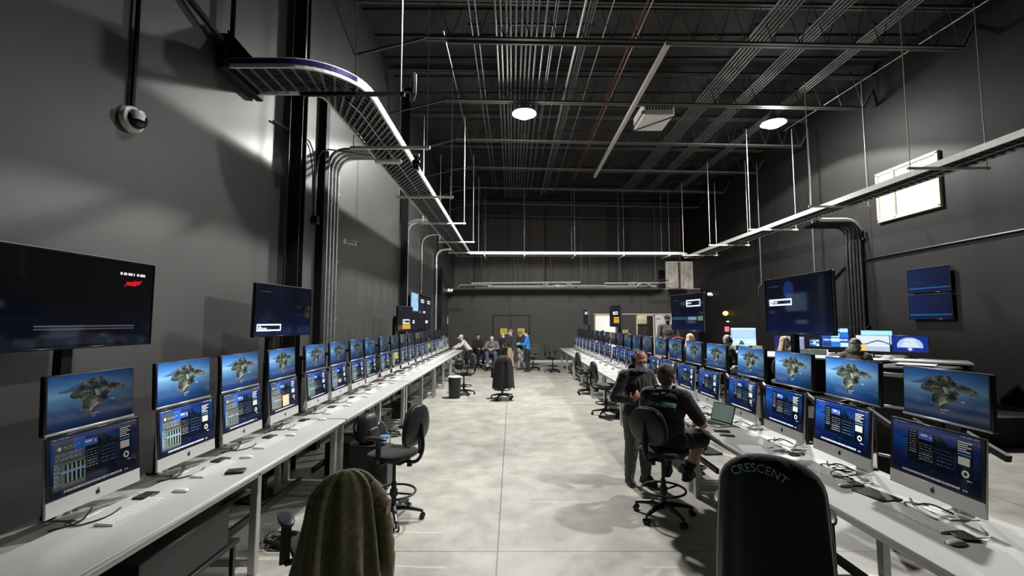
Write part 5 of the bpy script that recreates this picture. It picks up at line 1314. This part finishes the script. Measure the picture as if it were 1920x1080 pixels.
mp.poly([(.35, .9), (.45, .2), (.5, .2), (.42, .9)], (.85, .55, .50))
t = thing('mixing_panel', 'pale green lit mixing panel under the violet screen', 'mixing panel', (6.62, 10.22, zc), R(-35))
Q = RX(R(-68)); m = MB().box((0, .03, .2), (.95, .06, .42), .008); m.v = [tuple(Q@Vector(a)) for a in m.v]; m.v = [(x, y, max(z, .002)) for x, y, z in m.v]; m.build('case', M['alu_white'], t)
o = link('keys', mp.mesh('keys', .90, .38, SCR_DIM), t); o.location = Q@V(0, -.002, .2); o.rotation_euler = (R(-68), 0, 0)
def multi(p):
    rg = random.Random(5); p.a[:] = (.10, .35, .65)
    for a in range(3):
        for b in range(4): p.rect(.03+.33*a, .03+.25*b, .33+.33*a, .23+.25*b, rg.choice([(.15, .45, .85), (.6, .85, .95), (.2, .3, .7), (.75, .9, .98), (.1, .25, .45)]))
    p.words(.05, .1, .95, .05, (.9, .95, 1), 3).words(.05, .6, .95, .06, (.95, .98, 1), 8); return p
desk_screen('blue multi-view screen behind the person in the beanie', (7.90, 10.95, zc), R(-40), .55, .48, multi(Pic(54, 44)), 0, .16)
def wave(p):
    p.a[:] = (.80, .84, .92); X, Y = p.grid(); k = np.abs(Y-(.45+.12*np.sin(X*7))) < .05; p.a[k] = (.42, .42, .50); k = (Y > .55) & (X < .3); p.a[k] = (.90, .72, .38); p.a[(Y > .7) & (X > .3)] = (.66, .70, .80); return p
desk_screen('white screen with a grey wave on the nearest control desk', (7.98, 9.92, zc), R(-48), .60, .36, wave(Pic(50, 30)), 0, .13)
def dome(p):
    p.a[:] = (.07, .16, .48); X, Y = p.grid(); e = ((X-.5)/.36)**2+((Y-.62)/.52)**2; p.a[(e < 1) & (Y < .72)] = (.62, .72, .84)
    for k in range(4): p.words(.26+.03*(3-k), .24+.12*k, .74-.03*(3-k), .05, (.95, .97, 1), 4+k)
    p.disc(.5, .82, .10, (.7, .78, .9)); return p
desk_screen('blue screen with a pale dome emblem on the nearest control desk', (8.52, 9.60, zc), R(-48), .60, .36, dome(Pic(50, 30)), 0, .13)
desk_screen('thin far screen above the wave screen at the right', (8.75, 10.75, zc), R(-40), .6, .34, Pic(20, 12, (.62, .86, .92)), 0, .24)
desk_screen('small cyan screen left of the multi-view screen', (7.68, 11.38, zc), R(-35), .22, .18, multi(Pic(20, 16)), 0, .16)
slab('paper_sheet', 'white paper on the nearest control desk by the wave screen', 'paper', (7.62, 9.35, zc), (.30, .21, .004), .3, 'paper', .0005)
slab('paper_sheet', 'white paper on the nearest control desk below the dome screen', 'paper', (8.20, 9.28, zc), (.42, .30, .006), -.4, 'paper', .0005)
slab('paper_box', 'small white box on the nearest control desk', 'box', (7.95, 9.50, zc), (.16, .12, .07), .5, 'white_plastic', .006)
t = thing('water_bottle', 'clear bottle beside the wave screen near the beanie', 'bottle', (7.38, 9.55, zc))
MB().lathe([(.032, 0), (.035, .01), (.035, .14), (.014, .19), (.014, .21)], n=18).build('bottle_body', M['mask_blue'], t); MB().lathe([(.016, .205), (.016, .225)], n=14).build('cap', M['white_plastic'], t)
for k, z in enumerate((3.14, 2.50)):
    def bluep(p): p.a[:] = (.01, .05, .15); p.rect(0, .78, 1, .86, (.05, .30, .48)); X, Y = p.grid(); p.a += (.10*(1-X))[..., None]*np.array((.1, .5, 1.)); return p
    tv(f'{"upper" if k == 0 else "lower"} dim blue television on the right wall', (XR-.10, 10.62, z), R(-90), 1.08, .60, bluep(Pic(36, 20)), 0, pole=False, group='dim blue televisions on the right wall')
rk = thing('equipment_rack', 'black equipment rack with worn white markings behind the two nearest right displays', 'rack', (4.15, 4.62, 0), R(-60))
MB().box((0, 0, .85), (.55, .6, 1.7), .015).build('body', M['black_metal'], rk)
MB().box((0, -.305, 1.62), (.5, .02, .04), .004).box((0, -.305, 1.30), (.5, .02, .03), .004).box((0, -.305, .8), (.5, .02, .03), .004).build('shelf_edge', M['alu_white'], rk)
for z, q in ((1.18, .5), (1.12, -.5), (1.06, 0), (.98, .35), (.90, -.4)): MB().box((.12, -.304, z), (.16, .006, .022), 0, RY(q)).build('worn_marking', M['paper'], rk)
slab('paper_sheet', 'white sheets on top of the black rack behind the right displays', 'paper', (4.15, 4.62, 1.70), (.30, .22, .02), R(-50), 'paper', .002)
# ================================================================ light
def spot(name, loc, target, power, ang, blend, rad=.15, col=(1, .985, .95)):
    l = bpy.data.lights.new(name, 'SPOT'); l.energy = power; l.spot_size = R(ang); l.spot_blend = blend; l.shadow_soft_size = rad; l.color = col
    o = bpy.data.objects.new(name, l); COL.objects.link(o); o.location = loc
    o.rotation_euler = (Vector(target)-Vector(loc)).to_track_quat('-Z', 'Y').to_euler(); return o
def point(name, loc, power, rad=.15, col=(1, .985, .95)):
    l = bpy.data.lights.new(name, 'POINT'); l.energy = power; l.shadow_soft_size = rad; l.color = col
    o = bpy.data.objects.new(name, l); COL.objects.link(o); o.location = loc; return o
spot('lamp_beam_left', (.35, 12.28, 7.85), (.35, 12.7, 0), 1100, 126, .75, .17)
spot('lamp_beam_right', (7.74, 12.79, 7.8), (7.2, 13.2, 0), 1000, 126, .75, .17)
spot('lamp_skirt_left', (.35, 12.28, 7.84), (.35, 13.3, 0), 2600, 148, .06, .17)
spot('lamp_skirt_right', (7.74, 12.79, 7.79), (7.5, 13.8, 0), 1800, 148, .06, .17)
point('lamp_spill_left', (.35, 12.28, 7.80), 90, .17)
point('lamp_spill_right', (7.74, 12.79, 7.75), 120, .17)
# unseen lamps: left inferred from the tray shadow, right added to brighten its benches
spot('bench_flood_left', (.35, 4.9, 8.0), (-2.9, 5.4, 1.4), 1500, 54, .75, .15)  # beam narrowed to leave the near aisle floor dark
spot('bench_fill_right', (6.4, 5.2, 8.0), (2.9, 4.6, 1.2), 2300, 50, .75, .15)
w = bpy.data.worlds.new('hall_air'); S.world = w; w.use_nodes = True
w.node_tree.nodes['Background'].inputs[0].default_value = (.5, .5, .5, 1); w.node_tree.nodes['Background'].inputs[1].default_value = .0015
# ================================================================ camera and view
cd = bpy.data.cameras.new('camera'); cam = bpy.data.objects.new('camera', cd); COL.objects.link(cam)
cam.location = (0, 0, 2.16); cam.rotation_euler = (R(94.25), 0, 0); cd.sensor_width = 36; cd.lens = 835/1920*36; cd.clip_start = .05
S.camera = cam
S.view_settings.view_transform = 'Standard'; S.view_settings.look = 'None'; S.view_settings.gamma = 1; S.view_settings.exposure = 0.; S.view_settings.use_curve_mapping = False
S.cycles.use_denoising = True; S.cycles.max_bounces = 6; S.cycles.diffuse_bounces = 3; S.cycles.glossy_bounces = 3
